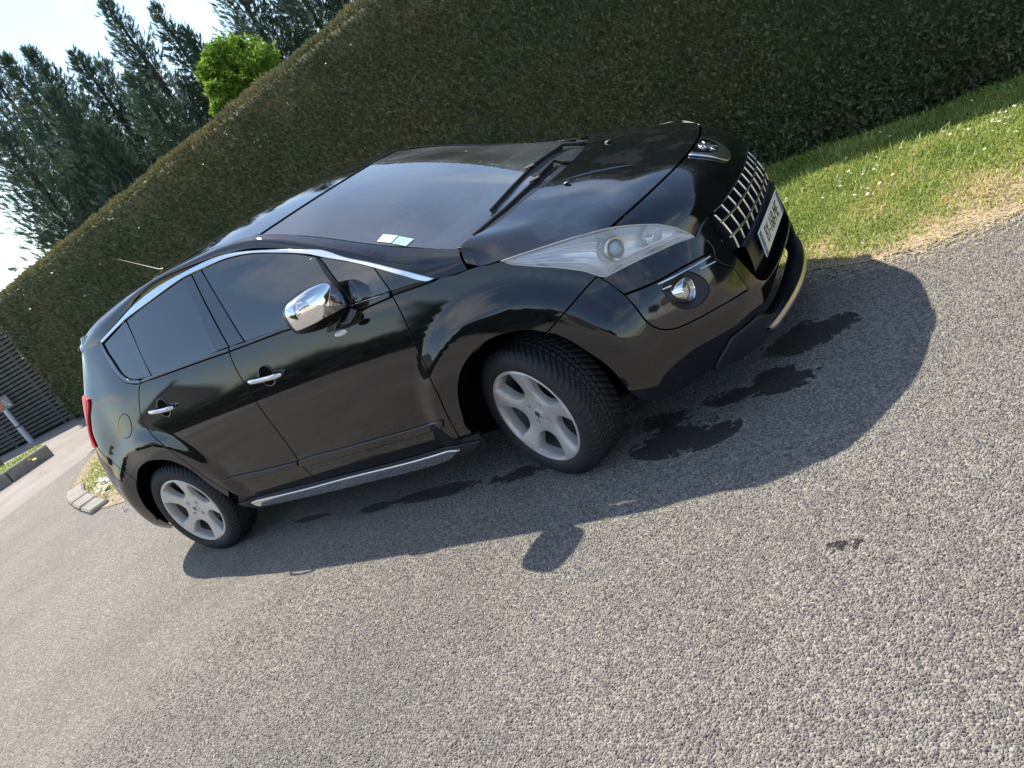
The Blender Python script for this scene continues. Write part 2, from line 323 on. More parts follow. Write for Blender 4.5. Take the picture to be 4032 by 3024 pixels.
UV={"rear_door":[[1.8498,1.1433],[2.0149,1.1379],[2.1723,1.1304],[2.3942,1.1211],[2.5329,1.1139],[2.6705,1.1057],[2.6716,1.1034],[2.6627,1.0852],[2.6602,1.0438],[2.662,0.9695],[2.6766,0.8789],[2.6758,0.7977],[2.6777,0.7506],[2.6837,0.6262],[2.6795,0.5134],[2.6701,0.4603],[2.6638,0.4208],[2.6716,0.3086],[2.5169,0.3095],[2.2081,0.3116],[2.0796,0.3241],[2.0649,0.3332],[2.0197,0.4032],[1.952,0.5001],[1.8661,0.6712],[1.7879,0.7899],[1.7141,0.8791],[1.6923,0.9368],[1.7057,0.9887],[1.7409,1.0399],[1.7849,1.0925],[1.8186,1.1267],[1.8498,1.1433]],"front_door":[[2.6735,1.1067],[2.822,1.1005],[2.997,1.0936],[3.0978,1.0896],[3.5618,1.0422],[3.6614,1.0383],[3.7593,1.0377],[3.7678,1.0381],[3.7729,0.9761],[3.7721,0.8681],[3.7663,0.8002],[3.7686,0.6999],[3.7593,0.6086],[3.7556,0.5777],[3.7338,0.4819],[3.722,0.4111],[3.7093,0.35],[3.7054,0.324],[3.685,0.3117],[3.3581,0.3031],[2.9056,0.3057],[2.695,0.3089],[2.6716,0.3086],[2.6638,0.4208],[2.6701,0.4603],[2.6795,0.5134],[2.6837,0.6262],[2.6777,0.7506],[2.6758,0.7977],[2.6766,0.8789],[2.662,0.9695],[2.6602,1.0438],[2.6627,1.0852],[2.6716,1.1034]],"fender":[[3.771,1.041],[3.8881,1.0333],[3.9929,1.0272],[4.023,1.0298],[4.0922,1.0163],[4.1597,1.0136],[4.2457,1.0057],[4.3057,0.9973],[4.3418,0.9669],[4.4397,0.9227],[4.5351,0.8818],[4.6274,0.8331],[4.6657,0.7971],[4.6624,0.7906],[4.585,0.7705],[4.5128,0.744],[4.4357,0.7095],[4.3818,0.685],[4.3777,0.6859],[4.3193,0.7161],[4.2477,0.7334],[4.1721,0.7389],[4.0844,0.7272],[3.9875,0.688],[3.9197,0.6408],[3.8739,0.5885],[3.8329,0.5209],[3.8026,0.4459],[3.7826,0.3988],[3.7853,0.3708],[3.7833,0.3421],[3.7099,0.3422],[3.7112,0.3569],[3.7214,0.4147],[3.7346,0.483],[3.7563,0.5787],[3.7593,0.6086],[3.7686,0.6999],[3.7663,0.8002],[3.7721,0.8681],[3.7729,0.9761],[3.7678,1.0381]],"quarter":[[1.8462,1.141],[1.7965,1.1509],[1.7191,1.1728],[1.665,1.206],[1.613,1.2625],[1.5815,1.3217],[1.5575,1.3794],[1.5446,1.4301],[1.5574,1.4466]],"archR":[[1.2589,0.6064],[1.3471,0.6776],[1.4231,0.7076],[1.5383,0.7274],[1.638,0.7206],[1.7619,0.686],[1.8653,0.5969],[1.9195,0.4719],[1.9701,0.3618]],"archF":[[4.3777,0.6859],[4.3193,0.7161],[4.2477,0.7334],[4.1721,0.7389],[4.0844,0.7272],[3.9875,0.688],[3.9197,0.6408],[3.8739,0.5885],[3.8329,0.5209],[3.8026,0.4459],[3.7826,0.3988]],"Rgap":[[1.8498,1.1433],[1.8186,1.1267],[1.7849,1.0925],[1.7409,1.0399],[1.7057,0.9887],[1.6923,0.9368],[1.7141,0.8791],[1.7879,0.7899],[1.8661,0.6712],[1.952,0.5001],[2.0197,0.4032],[2.0649,0.3332]],"rbseam":[[1.0068,0.8975],[1.081,0.8255],[1.1568,0.7693],[1.2443,0.6999],[1.2791,0.6338]],"rbarch":[[1.2791,0.6338],[1.221,0.5667],[1.1688,0.4549],[1.1614,0.372]],"lamp":[[0.9747,1.1859],[1.1219,1.1823],[1.1259,1.1617],[1.0191,1.0759],[0.9526,1.0068],[1.0083,0.8989]],"fuel":[[1.4159,0.9767],[1.467,1.0093],[1.5169,1.0259],[1.5531,1.0258],[1.5795,1.0069],[1.5772,0.9749],[1.5589,0.9431],[1.5277,0.9142],[1.4864,0.8967],[1.4416,0.8934],[1.3996,0.9026],[1.3883,0.9346]],"rq_glass":[[1.5791,1.4137],[1.6822,1.4314],[1.8184,1.4569],[1.8421,1.3623],[1.8707,1.2625],[1.8935,1.1627],[1.8045,1.1744],[1.7436,1.194],[1.6867,1.2385],[1.6376,1.3142],[1.6002,1.3657]],"c_post":[[1.8204,1.4589],[1.8756,1.4655],[1.907,1.3802],[1.9332,1.2775],[1.9697,1.155],[1.8965,1.162],[1.8707,1.2625],[1.8421,1.3623]],"rd_glass":[[1.8845,1.4654],[1.9449,1.4718],[2.0995,1.486],[2.2905,1.4983],[2.4692,1.5085],[2.4961,1.4536],[2.5385,1.3156],[2.5654,1.198],[2.5782,1.1335],[2.4028,1.1335],[2.1814,1.1432],[1.975,1.1529],[1.9332,1.2775],[1.9091,1.3838]],"b_post_rear":[[2.4715,1.5089],[2.5503,1.5078],[2.5774,1.4301],[2.6234,1.2866],[2.6779,1.1275],[2.5807,1.1329],[2.5667,1.2004],[2.5398,1.318]],"b_post_front":[[2.5566,1.5081],[2.6342,1.5041],[2.669,1.4328],[2.7319,1.2888],[2.8003,1.1207],[2.6844,1.1257],[2.632,1.2842],[2.5845,1.428]],"fd_glass":[[2.6382,1.504],[2.8403,1.4897],[3.0109,1.4588],[3.1659,1.4152],[3.3089,1.3663],[3.4268,1.3157],[3.4471,1.2478],[3.4863,1.1727],[3.5445,1.079],[3.1217,1.103],[2.9646,1.1112],[2.805,1.1194],[2.7331,1.2912],[2.6701,1.4352]],"fq_glass":[[3.4452,1.3087],[3.5323,1.2708],[3.622,1.2298],[3.723,1.1771],[3.7436,1.1235],[3.7619,1.062],[3.6662,1.0699],[3.5622,1.0784],[3.5344,1.1379],[3.4819,1.2416]],"fq_bar":[[3.4233,1.3191],[3.4463,1.3078],[3.4828,1.2404],[3.5344,1.1379],[3.5645,1.0787],[3.5433,1.0794],[3.4874,1.1748],[3.4491,1.252]],"tri":[[3.7288,1.1751],[3.8124,1.128],[3.885,1.0829],[3.9538,1.0378],[3.8947,1.0428],[3.7691,1.0605],[3.7493,1.1216]],"chrome_top":[[1.5569,1.4382],[1.8149,1.484],[1.9928,1.5172],[2.2415,1.5383],[2.5541,1.5345],[2.7595,1.5238],[2.9359,1.4948],[3.1731,1.4308],[3.3866,1.3626],[3.4853,1.3273],[3.6002,1.2604],[3.7312,1.1949],[3.8707,1.1159],[4.0053,1.0323],[3.9528,1.0358],[3.8589,1.0935],[3.7224,1.1759],[3.5924,1.2432],[3.4954,1.2871],[3.3774,1.3428],[3.1661,1.4156],[3.0112,1.4597],[2.8407,1.4906],[2.6326,1.5051],[2.553,1.5092],[2.449,1.5106],[2.1,1.487],[1.8803,1.4706],[1.8155,1.4601],[1.5683,1.4202]],"belt_rear":[[1.8498,1.1433],[2.0149,1.1379],[2.1723,1.1304],[2.3942,1.1211],[2.5329,1.1139],[2.6705,1.1057],[2.6787,1.1258],[2.5464,1.1338],[2.4076,1.1406],[2.1859,1.1497],[2.0264,1.1539],[1.8927,1.1616],[1.8611,1.1585]],"belt_front":[[2.6735,1.1067],[2.822,1.1005],[2.997,1.0936],[3.0978,1.0896],[3.5618,1.0422],[3.6614,1.0383],[3.7593,1.0377],[3.7642,1.0612],[3.6657,1.0691],[3.5647,1.0766],[3.1225,1.1043],[2.9652,1.1121],[2.805,1.1194],[2.6851,1.1267]],"belt_tri":[[3.7714,1.0417],[3.9929,1.0272],[3.9775,1.0346],[3.9298,1.0459],[3.8406,1.0578],[3.7721,1.0615]],"trim_rq":[[1.8468,1.1417],[1.7971,1.1517],[1.7197,1.1735],[1.6655,1.2068],[1.6136,1.2633],[1.582,1.3225],[1.558,1.3802],[1.5459,1.4306],[1.5609,1.4437],[1.5723,1.4196],[1.597,1.3686],[1.6331,1.3151],[1.6824,1.2394],[1.7387,1.1937],[1.7992,1.1733],[1.862,1.1596]],"mould_rear":[[2.0488,0.477],[2.0683,0.4825],[2.3566,0.469],[2.6616,0.4584],[2.6469,0.4293],[2.317,0.4315],[2.0597,0.4412],[2.0414,0.4566]],"mould_front":[[2.6753,0.4589],[3.017,0.4575],[3.3368,0.455],[3.5583,0.4543],[3.6815,0.4664],[3.6978,0.4559],[3.6898,0.4379],[3.6692,0.4227],[3.5186,0.4037],[3.217,0.4058],[2.8856,0.408],[2.6447,0.4157]],"sill":[[1.9715,0.3046],[2.0955,0.3064],[2.5003,0.3036],[2.8989,0.2997],[3.3525,0.2973],[3.6839,0.3104],[3.7988,0.3035],[3.7716,0.2793],[3.5817,0.231],[3.196,0.2238],[2.7683,0.221],[2.102,0.2327],[2.0371,0.2656]],"sill_chrome":[[2.0837,0.2953],[2.48,0.2872],[2.8867,0.2887],[3.3401,0.2848],[3.6715,0.2945],[3.6383,0.2746],[3.5668,0.2452],[3.4358,0.2313],[3.0385,0.229],[2.5983,0.2316],[2.2147,0.2406],[2.1224,0.2479],[2.0932,0.2663]],"handle_r":[[1.8373,0.984],[2.0507,0.9629]],"hcup_r":[[1.9567,0.9776],[2.0145,0.9546],[1.9925,1.021]],"handle_f":[[2.7221,0.9379],[2.9492,0.9148]],"hcup_f":[[2.8466,0.932],[2.9068,0.9033],[2.8741,0.9794]],"grille_edge":[[5.2743,0.7525],[5.2572,0.7313],[5.2444,0.7004],[5.2403,0.6358],[5.2428,0.5878],[5.2343,0.6175],[5.2521,0.5373],[5.2708,0.4517],[5.2817,0.4273],[5.3108,0.4059],[5.3411,0.3944]],"grille_low":[[5.3108,0.4059],[5.3411,0.3944],[5.3914,0.3941],[5.5138,0.3902]],"intake":[[5.2679,0.3831],[5.286,0.3857],[5.3737,0.3815],[5.492,0.3788]],"hl_low":[[4.6657,0.7971],[4.6874,0.7757],[4.7771,0.7725],[4.9116,0.7604],[5.0504,0.7455],[5.1715,0.7222]],"hl_fend":[[4.308,0.9935],[4.3418,0.9669],[4.4397,0.9227],[4.5351,0.8818],[4.6274,0.8331],[4.6657,0.7971]],"hl_top":[[0.1785,0.8215],[0.2343,0.8185],[0.299,0.8157],[0.4265,0.8215],[0.5258,0.8372],[0.5693,0.8222],[0.6029,0.8226],[0.6317,0.8264],[0.6733,0.8223],[0.7313,0.8207],[0.7774,0.8197],[0.8149,0.8201]],"fog_panel":[[4.7198,0.6888],[4.852,0.6714],[4.9842,0.6628],[5.1615,0.6402],[5.1338,0.6141],[5.1457,0.5782],[5.1908,0.5376],[5.194,0.4645],[5.1922,0.4322],[5.1316,0.4454],[5.0151,0.4644],[4.9188,0.4758],[4.8341,0.4891],[4.792,0.5088],[4.7642,0.5371],[4.7493,0.5726],[4.7394,0.6327]],"washer_panel":[[4.6727,0.7848],[4.6843,0.7725],[4.8659,0.7486],[5.1176,0.7245],[5.044,0.7423],[5.1597,0.7218],[5.1845,0.682],[5.1722,0.6492],[5.164,0.6427],[4.9862,0.6649],[4.8536,0.6738],[4.7216,0.6919]],"washer_cap":[[4.8257,0.725],[4.8469,0.7265],[4.8891,0.7208],[4.9035,0.7123],[4.9062,0.6882],[4.891,0.6837],[4.8454,0.6907],[4.8247,0.7032]],"fog_c":[[4.9429,0.5916]],"recess":[[4.8637,0.6372],[4.8888,0.6523],[4.9478,0.6542],[4.992,0.6408],[5.0227,0.6063],[5.0331,0.5666],[5.0225,0.5405],[4.9917,0.5227],[4.9517,0.5182],[4.9066,0.5312],[4.878,0.5591],[4.8662,0.5977]],"bars":[[4.8554,0.6617],[5.1204,0.6333],[4.8619,0.6381],[4.8996,0.6333],[5.04,0.6206],[5.1213,0.6064]],"pdc":[[5.0266,0.5023]],"seamfb":[[4.6624,0.7906],[4.585,0.7705],[4.5128,0.744],[4.4357,0.7095],[4.3818,0.685]],"barchF":[[4.3777,0.6859],[4.4156,0.6621],[4.4593,0.616],[4.4932,0.5629],[4.527,0.5038],[4.5493,0.448],[4.558,0.3905]],"apron":[[4.8884,0.2543],[4.9173,0.2835],[4.9727,0.3186],[4.9948,0.3316],[5.0469,0.3325],[5.1106,0.327],[5.1735,0.3244],[5.2287,0.306]],"lipend":[[5.2095,0.2039],[5.2789,0.2388],[5.3319,0.2553]],"seam":[[0.5679,0.8125],[0.5721,0.7269],[0.5735,0.667],[0.5695,0.5845],[0.568,0.4921],[0.5691,0.3448],[0.5646,0.2282],[0.5642,0.0944],[0.5684,-0.0094]],"emblem":[[0.5752,0.1788],[0.5698,0.0412],[0.5758,-0.12],[0.5698,0.0412]],"hood_lower":[[-0.0044,0.7273],[0.004,0.8171],[0.0769,0.8216],[0.1785,0.8215]],"streak":[[0.0437,0.2485],[0.1103,0.214],[0.2003,0.1851],[0.2941,0.167],[0.3828,0.1711]],"nozzle":[[0.1279,0.2806]],"crease":[[0.0669,0.6768],[0.1602,0.712],[0.3121,0.6594],[0.4811,0.6242],[0.5418,0.613]],"ws_edge":[[1.1905,0.6044],[1.1569,0.6423],[1.1048,0.6688],[0.9791,0.6941],[0.7841,0.693],[0.5912,0.695],[0.3836,0.6989],[0.2427,0.6972]],"ws_base":[[0.2427,0.6972],[0.236,0.5876],[0.2144,0.4845],[0.1928,0.3686],[0.13,0.496],[0.137,0.3267],[0.1534,0.0711],[0.1531,-0.1927]],"sticker":[[0.5559,0.6807],[0.5664,0.6323],[0.4748,0.6355],[0.4696,0.6834],[0.465,0.6845],[0.4696,0.6374],[0.3509,0.6569],[0.3518,0.6989]],"wip1":[[0.1044,0.4535],[0.1438,0.4121],[0.1745,0.1],[0.1319,-0.1814],[0.043,-0.3248]],"wip2":[[0.0405,0.5714],[0.0768,0.3911],[0.089,0.2042],[0.0667,-0.0693]],"mirfoot":[[3.5542,1.0711],[3.5679,0.962],[3.4258,0.9735],[3.4319,1.0306],[3.5184,1.0481]]}
# ------------------------------------------------------------------ panel builder
def resample(pts,h,corner=38):
    P=np.asarray(pts,float); n=len(P)
    keep=[i for i in range(n) if np.linalg.norm(P[i]-P[(i+1)%n])>1e-4]; P=P[keep]; n=len(P)
    out=[]
    d=np.roll(P,-1,0)-P; ln=np.linalg.norm(d,axis=1); e=d/ln[:,None]
    ang=np.degrees(np.arccos(np.clip((e*np.roll(e,1,0)).sum(1),-1,1))); cor=ang>corner
    tan=e*ln[:,None]+np.roll(e*ln[:,None],1,0); tan/=np.linalg.norm(tan,axis=1)[:,None]+1e-12
    for i in range(n):
        j=(i+1)%n; m=max(1,int(round(ln[i]/h)))
        t0=e[i] if cor[i] else tan[i]; t1=e[i] if cor[j] else tan[j]
        s=np.linspace(0,1,m,endpoint=False)[:,None]
        out.append((2*s**3-3*s**2+1)*P[i]+(s**3-2*s**2+s)*t0*ln[i]+(-2*s**3+3*s**2)*P[j]+(s**3-s**2)*t1*ln[i])
    return np.vstack(out)
def area(P): x,y=P[:,0],P[:,1]; return .5*(x*np.roll(y,-1)-np.roll(x,-1)*y).sum()
def inset(P,d):
    """shrink a ccw loop by d"""
    e=np.roll(P,-1,0)-P; e/=np.linalg.norm(e,axis=1)[:,None]+1e-12; nn=np.stack([-e[:,1],e[:,0]],1); pr=np.roll(nn,1,0)
    b=nn+pr; b/=np.linalg.norm(b,axis=1)[:,None]+1e-9; c=np.clip((b*nn).sum(1),.35,1)
    return P+b*(d/c)[:,None]
def inside(P,loop):
    x,y=P[:,0][:,None],P[:,1][:,None]; a=loop; b=np.roll(loop,-1,0)
    c=((a[:,1]>y)!=(b[:,1]>y)); xi=(b[:,0]-a[:,0])*(y-a[:,1])/(b[:,1]-a[:,1]+1e-15)+a[:,0]
    return (c&(x<xi)).sum(1)%2==1
def distseg(P,loop):
    a=loop;b=np.roll(loop,-1,0);ab=b-a; t=np.clip((((P[:,None]-a)*ab).sum(2))/((ab*ab).sum(1)+1e-15),0,1)
    return np.linalg.norm(P[:,None]-(a+t[...,None]*ab),axis=2).min(1)
def triangulate(loops,h):
    pts=np.vstack(loops); edges=[];k=0
    for lp in loops:
        m=len(lp); edges+=[(k+i,k+(i+1)%m) for i in range(m)]; k+=m
    lo,hi=loops[0].min(0),loops[0].max(0)
    gx,gy=np.meshgrid(np.arange(lo[0]+h/2,hi[0],h),np.arange(lo[1]+h/2,hi[1],h),indexing='ij'); G=np.stack([gx.ravel(),gy.ravel()],1)
    if len(G):
        G=G[inside(G,loops[0])]
        for lp in loops: 
            if len(G): G=G[distseg(G,lp)>h*.45]
        for lp in loops[1:]:
            if len(G): G=G[~inside(G,lp)]
        pts=np.vstack([pts,G])
    r=delaunay_2d_cdt([Vector(p) for p in pts],edges,[],0,1e-7)
    Q=np.array([tuple(v) for v in r[0]]); F=[tuple(f) for f in r[2] if len(f)==3]
    # map output vertices to input boundary indices
    orig=r[3]; imap={}
    for vi,o in enumerate(orig):
        for oi in o: imap[oi]=vi
    C=np.array([Q[list(f)].mean(0) for f in F]); ok=inside(C,loops[0])
    for lp in loops[1:]: ok&=~inside(C,lp)
    F=[f for f,g in zip(F,ok) if g]
    F=[f if np.cross(Q[f[1]]-Q[f[0]],Q[f[2]]-Q[f[0]])>0 else f[::-1] for f in F]
    return Q,F,imap
CEN=np.array([-1.0,0,.7])
def panel_data(S,loop,gap=.0025,h=.03,off=0.,thick=.012,rb=.0016,holes=(),corner=38,hb=None,lip=True,tilt=None):
    hb=hb or h*.6
    def prep(lp,ccw):
        lp=resample(lp,hb,corner)
        if (area(lp)>0)!=ccw: lp=lp[::-1]
        return lp
    base=[prep(loop,True)]+[prep(x,False) for x in holes]
    outer=[inset(b,gap) for b in base]; inner=[inset(b,gap+rb) for b in base]
    Q,F,imap=triangulate(inner,h)
    def EV(q,o):
        P=S.ev(q[:,0],q[:,1]); n=S.nrm(q[:,0],q[:,1])*SGN; x=np.asarray(tilt(q))[:,None] if tilt else 0.; return P+n*(o+x),n
    # sign of the outward normal
    m=base[0].mean(0)[None]; SGN=1.
    P0=S.ev(base[0][:,0],base[0][:,1]); n0=S.nrm(base[0][:,0],base[0][:,1])
    c=np.stack([np.clip(P0[:,0],-2.3,.1),0*P0[:,1],0*P0[:,2]+.75],1)
    if ((P0-c)*n0).sum()<0: SGN=-1.
    V,NN=EV(Q,off); F=[f if SGN>0 else f[::-1] for f in F]
    # flip orientation check
    f=F[len(F)//2]; fn=np.cross(V[f[1]]-V[f[0]],V[f[2]]-V[f[0]])
    if fn@NN[f[0]]<0: F=[q[::-1] for q in F]
    V=list(V);NN=list(NN)
    if tilt:   # recompute smooth normals of the tilted skin
        A_=np.zeros((len(V),3)); VV=np.array(V)
        for f in F:
            fn=np.cross(VV[f[1]]-VV[f[0]],VV[f[2]]-VV[f[0]])
            for i in f: A_[i]+=fn
        NN=list(A_/(np.linalg.norm(A_,axis=1)[:,None]+1e-12))
    if lip:
        k=0
        for b,o,i in zip(base,outer,inner):
            m=len(b); A=[imap[k+j] for j in range(m)]; k+=m
            PB,nB=EV(o,off-rb); PC,_=EV(o,off-thick); PA=np.array([V[a] for a in A])
            od=PB-PA; od/=np.linalg.norm(od,axis=1)[:,None]+1e-12
            nb=nB*.6+od; nb/=np.linalg.norm(nb,axis=1)[:,None]
            sb=len(V); V+=list(PB)+list(PC); NN+=list(nb)+list(od)
            for j in range(m):
                j2=(j+1)%m
                for q in ((A[j],A[j2],sb+j2,sb+j),(sb+j,sb+j2,sb+m+j2,sb+m+j)):
                    v=[np.asarray(V[x]) for x in q]; fn=np.cross(v[1]-v[0],v[2]-v[0])+np.cross(v[2]-v[0],v[3]-v[0])
                    nn=sum(np.asarray(NN[x]) for x in q)
                    F.append(q if fn@nn>=0 else q[::-1])
    return np.array(V),F,np.array(NN)
def panel(name,S,loop,mat,parent,mirror=True,mparent=None,**kw):
    V,F,NN=panel_data(S,loop,**kw); o=link(name,mkmesh(name,V,F,mat,NN),parent)
    if mirror:
        M=np.array([1,-1,1]); o2=link(name,mkmesh(name,V*M,[f[::-1] for f in F],mat,NN*M),mparent or parent); return o,o2
    return o
def mirror_obj(o,parent):
    """left-hand twin of a part (mesh mirrored in y)"""
    me=o.data.copy(); bm=bmesh.new(); bm.from_mesh(me)
    for v in bm.verts: v.co.y=-v.co.y
    bmesh.ops.reverse_faces(bm,faces=bm.faces[:]); bm.to_mesh(me); bm.free()
    return link(o.name.split('.')[0],me,parent)
def patch(P,name,mat,parent,nu=40,nv=10):
    """smooth sheet through a coarse grid of points"""
    P=np.asarray(P,float); a,b=P.shape[:2]; U=np.linspace(0,a-1,nu); Vv=np.linspace(0,b-1,nv)
    G=np.einsum('ni,mj,ijk->nmk',sbasis(np.arange(a),U),sbasis(np.arange(b),Vv),P).reshape(-1,3)
    F=[(i*nv+j,i*nv+j+1,(i+1)*nv+j+1,(i+1)*nv+j) for i in range(nu-1) for j in range(nv-1)]
    return G,F
def uvp(k): return np.array(UV[k],float)
# ------------------------------------------------------------------ car materials
def paintmat():
    m,n,l,p=new_mat('black_car_paint')
    t=n.new('ShaderNodeTexCoord'); x=n.new('ShaderNodeTexNoise'); x.inputs['Scale'].default_value=4.5; x.inputs['Detail'].default_value=9; x.inputs['Roughness'].default_value=.62; l.new(t.outputs['Object'],x.inputs['Vector'])
    r=n.new('ShaderNodeMapRange'); r.inputs[1].default_value=.56; r.inputs[2].default_value=.575; l.new(x.outputs['Fac'],r.inputs[0])
    m1=n.new('ShaderNodeMixRGB'); m1.inputs[1].default_value=(.0052,.0060,.0085,1); m1.inputs[2].default_value=(.0028,.0034,.0055,1); l.new(r.outputs[0],m1.inputs[0]); ge_=n.new('ShaderNodeNewGeometry'); sz=n.new('ShaderNodeSeparateXYZ'); l.new(ge_.outputs['Normal'],sz.inputs[0])
    up=n.new('ShaderNodeMapRange'); up.inputs[1].default_value=.55; up.inputs[2].default_value=.92; up.inputs[4].default_value=.85; l.new(sz.outputs['Z'],up.inputs[0])
    x3=n.new('ShaderNodeTexNoise'); x3.inputs['Scale'].default_value=7; x3.inputs['Detail'].default_value=3; l.new(t.outputs['Object'],x3.inputs['Vector'])
    r3=n.new('ShaderNodeMapRange'); r3.inputs[1].default_value=.535; r3.inputs[2].default_value=.545; l.new(x3.outputs['Fac'],r3.inputs[0])
    mu_=n.new('ShaderNodeMath'); mu_.operation='MULTIPLY'; l.new(r3.outputs[0],mu_.inputs[0]); l.new(up.outputs[0],mu_.inputs[1])
    m3=n.new('ShaderNodeMixRGB'); l.new(mu_.outputs[0],m3.inputs[0]); l.new(m1.outputs[0],m3.inputs[1]); m3.inputs[2].default_value=(.016,.018,.023,1); l.new(m3.outputs[0],p.inputs['Base Color'])
    p.inputs['Roughness'].default_value=.42; p.inputs['Specular IOR Level'].default_value=.0
    p.inputs['Coat Weight'].default_value=1; p.inputs['Coat IOR'].default_value=1.68
    m2=n.new('ShaderNodeMapRange'); m2.inputs[3].default_value=.035; m2.inputs[4].default_value=.012; l.new(r.outputs[0],m2.inputs[0]); l.new(m2.outputs[0],p.inputs['Coat Roughness'])
    y=n.new('ShaderNodeTexNoise'); y.inputs['Scale'].default_value=900; l.new(t.outputs['Object'],y.inputs['Vector'])
    b=n.new('ShaderNodeBump'); b.inputs['Strength'].default_value=.05; b.inputs['Distance'].default_value=.0003; l.new(y.outputs['Fac'],b.inputs['Height']); l.new(b.outputs[0],p.inputs['Coat Normal'])
    return m
M_PAINT=paintmat()
M_BLACKGLOSS=pmat('gloss_black_trim',(.004,.005,.007),.12,coat=1,coat_r=.015)
M_PLASTIC=pmat('black_plastic',(.012,.013,.016),.42,bump=.15,bscale=600)
M_DARKPL=pmat('dark_textured_plastic',(.018,.019,.022),.6,bump=.4,bscale=400)
M_VOID=pmat('void_shade_black',(.002,.002,.0025),.9,spec=.1)  # near-black stands in for unlit gaps, recesses and the underside
M_CHROME=pmat('chrome',(.78,.79,.80),.045,metal=1)
M_CHROME_D=pmat('dark_chrome',(.10,.105,.12),.16,metal=1)
M_BAR=pmat('bright_chrome_bar',(.86,.86,.84),.22,metal=1)
M_SATIN=pmat('satin_aluminium',(.62,.61,.59),.28,metal=1)
M_ALLOY=pmat('silver_alloy_paint',(.66,.64,.61),.32,metal=.4,coat=.5,coat_r=.12,var=.06,vscale=18)
M_ALLOY_IN=pmat('dark_alloy_barrel',(.10,.10,.10),.6,metal=.4,var=.5,vscale=14)  # barrel coloured much darker than the spokes
M_RUBBER=pmat('tyre_rubber',(.016,.017,.019),.62,bump=.25,bscale=350)
M_SEAL=pmat('rubber_seal',(.010,.010,.011),.55)
M_GLASS_T=glassmat('tinted_side_glass',(.10,.12,.13),2.05,dirt_haze=.018)
M_GLASS_F=glassmat('green_side_glass',(.52,.60,.58),2.05,dirt_haze=.018)
M_GLASS_W=glassmat('windscreen_glass',(.70,.80,.77),2.4,dirt_haze=.11)
M_LENS=glassmat('whitened_lens',(.97,.98,.99),1.5,rough=.02,dirt_haze=.40,dcol=(.88,.92,.96))  # lens haze whitened to stand in for the bright light inside the lamp
M_REFL=pmat('headlamp_reflector',(.92,.93,.94),.22,metal=.55)
M_RED=pmat('red_lamp_lens',(.72,.016,.03),.35,spec=.3)
M_RED_D=pmat('dark_red_lamp',(.36,.008,.016),.3,spec=.3)
M_WHITE=pmat('plate_white',(.74,.75,.71),.35)
M_BLUE=pmat('plate_blue',(.03,.09,.27),.4)
M_INK=pmat('plate_black_ink',(.012,.012,.012),.5)
M_SEAT=pmat('dark_seat_cloth',(.035,.036,.04),.85,bump=.3,bscale=300)
M_DASH=pmat('grey_dashboard_plastic',(.46,.49,.45),.65,bump=.2,bscale=300)
M_LIGHTTRIM=pmat('pale_interior_trim',(.45,.46,.44),.7)
# ------------------------------------------------------------------ the car
CAR=empty('parked_car'); tag(CAR,'glossy black family car with chrome trim parked beside the hedge, half on the grass','car')
S=SIDE
fd,fdL=panel('front_door',S,uvp('front_door'),M_PAINT,CAR,h=.025,gap=.0028)
rd,rdL=panel('rear_door',S,uvp('rear_door'),M_PAINT,CAR,h=.025,gap=.0028)
fe,feL=panel('front_fender',S,uvp('fender'),M_PAINT,CAR,h=.022,gap=.0022)
# rear quarter: window cut-out edge, top, rear, lamp seam, bumper seam, arch, door gap
q=uvp('quarter'); ar=uvp('archR')[::1]; sm=uvp('rbseam'); rg=uvp('Rgap')
loop=np.vstack([q,[(1.50,1.49),(1.25,1.505),(.95,1.49),(.70,1.47),(.35,1.46)],[(.35,1.20),(.55,1.20),(.80,1.185)],[(.85,.94),(.95,.905)],sm,ar[0:],rg[::-1][1:]])
qp,qpL=panel('rear_quarter_panel',S,loop,M_PAINT,CAR,h=.03,gap=.0022)
fl=uvp('fuel'); panel('fuel_flap',S,fl,M_PAINT,CAR,mirror=False,h=.02,off=.0022,thick=.006,gap=.001)
fl2=inset(resample(fl,.01) if area(fl)>0 else resample(fl[::-1],.01),-.0035); panel('fuel_flap_gap',S,fl2,M_VOID,CAR,mirror=False,h=.03,off=.0008,gap=0,lip=False)
# cant rail and A pillar
ru=RAIL.uk[-1]
panel('roof_rail_panel',RAIL,[(0,0),(.16,0),(.47,0),(.87,0),(1.16,0),(1.64,0),(2.1,0),(2.45,0),(2.73,0),(ru,0),(ru,.1),(2.73,.1),(2.1,.1),(1.16,.1),(.47,.1),(.12,.1),(0,.1)],M_PAINT,CAR,h=.02,gap=.0015,corner=30)
panel('roof',ROOF,[(0,-.63),(0,-.3),(0,0),(0,.3),(0,.63),(.8,.63),(1.8,.63),(2.236,.63),(2.236,0),(2.236,-.63),(1.8,-.63),(.8,-.63)],M_PAINT,CAR,mirror=False,h=.05,gap=.003)
# hood : mirrored outline about v=0
hl=uvp('hl_top'); hw=uvp('hood_lower'); se=uvp('seam')
side_=np.vstack([[(0.,0.),(0.,.25),(0.,.5),(0.,.66)],[(0.0,.735)],[(.002,.80)],hw[2:3],hl[0:5],[(.566,.826)]]); sm_=np.vstack([[(.569,.727),(.570,.62),(.5695,.49),(.569,.345),(.568,.2),(.567,.09)],[(.567,0)]])
half=np.vstack([side_,sm_]); loop=np.vstack([half,half[1:-1][::-1]*np.array([1,-1])])
HOOD=panel('hood',TOP,loop,M_PAINT,CAR,mirror=False,h=.022,gap=.003,corner=50)
e=TOP.uk[-1]
half=np.vstack([[(.572,0.),(.573,.2),(.574,.45),(.575,.66),(.572,.823)],hl[6:-1],[(e,.82)],[(e,.72),(e,.5),(e,.25),(e,0)]]); loop=np.vstack([half,half[1:-1][::-1]*np.array([1,-1])])
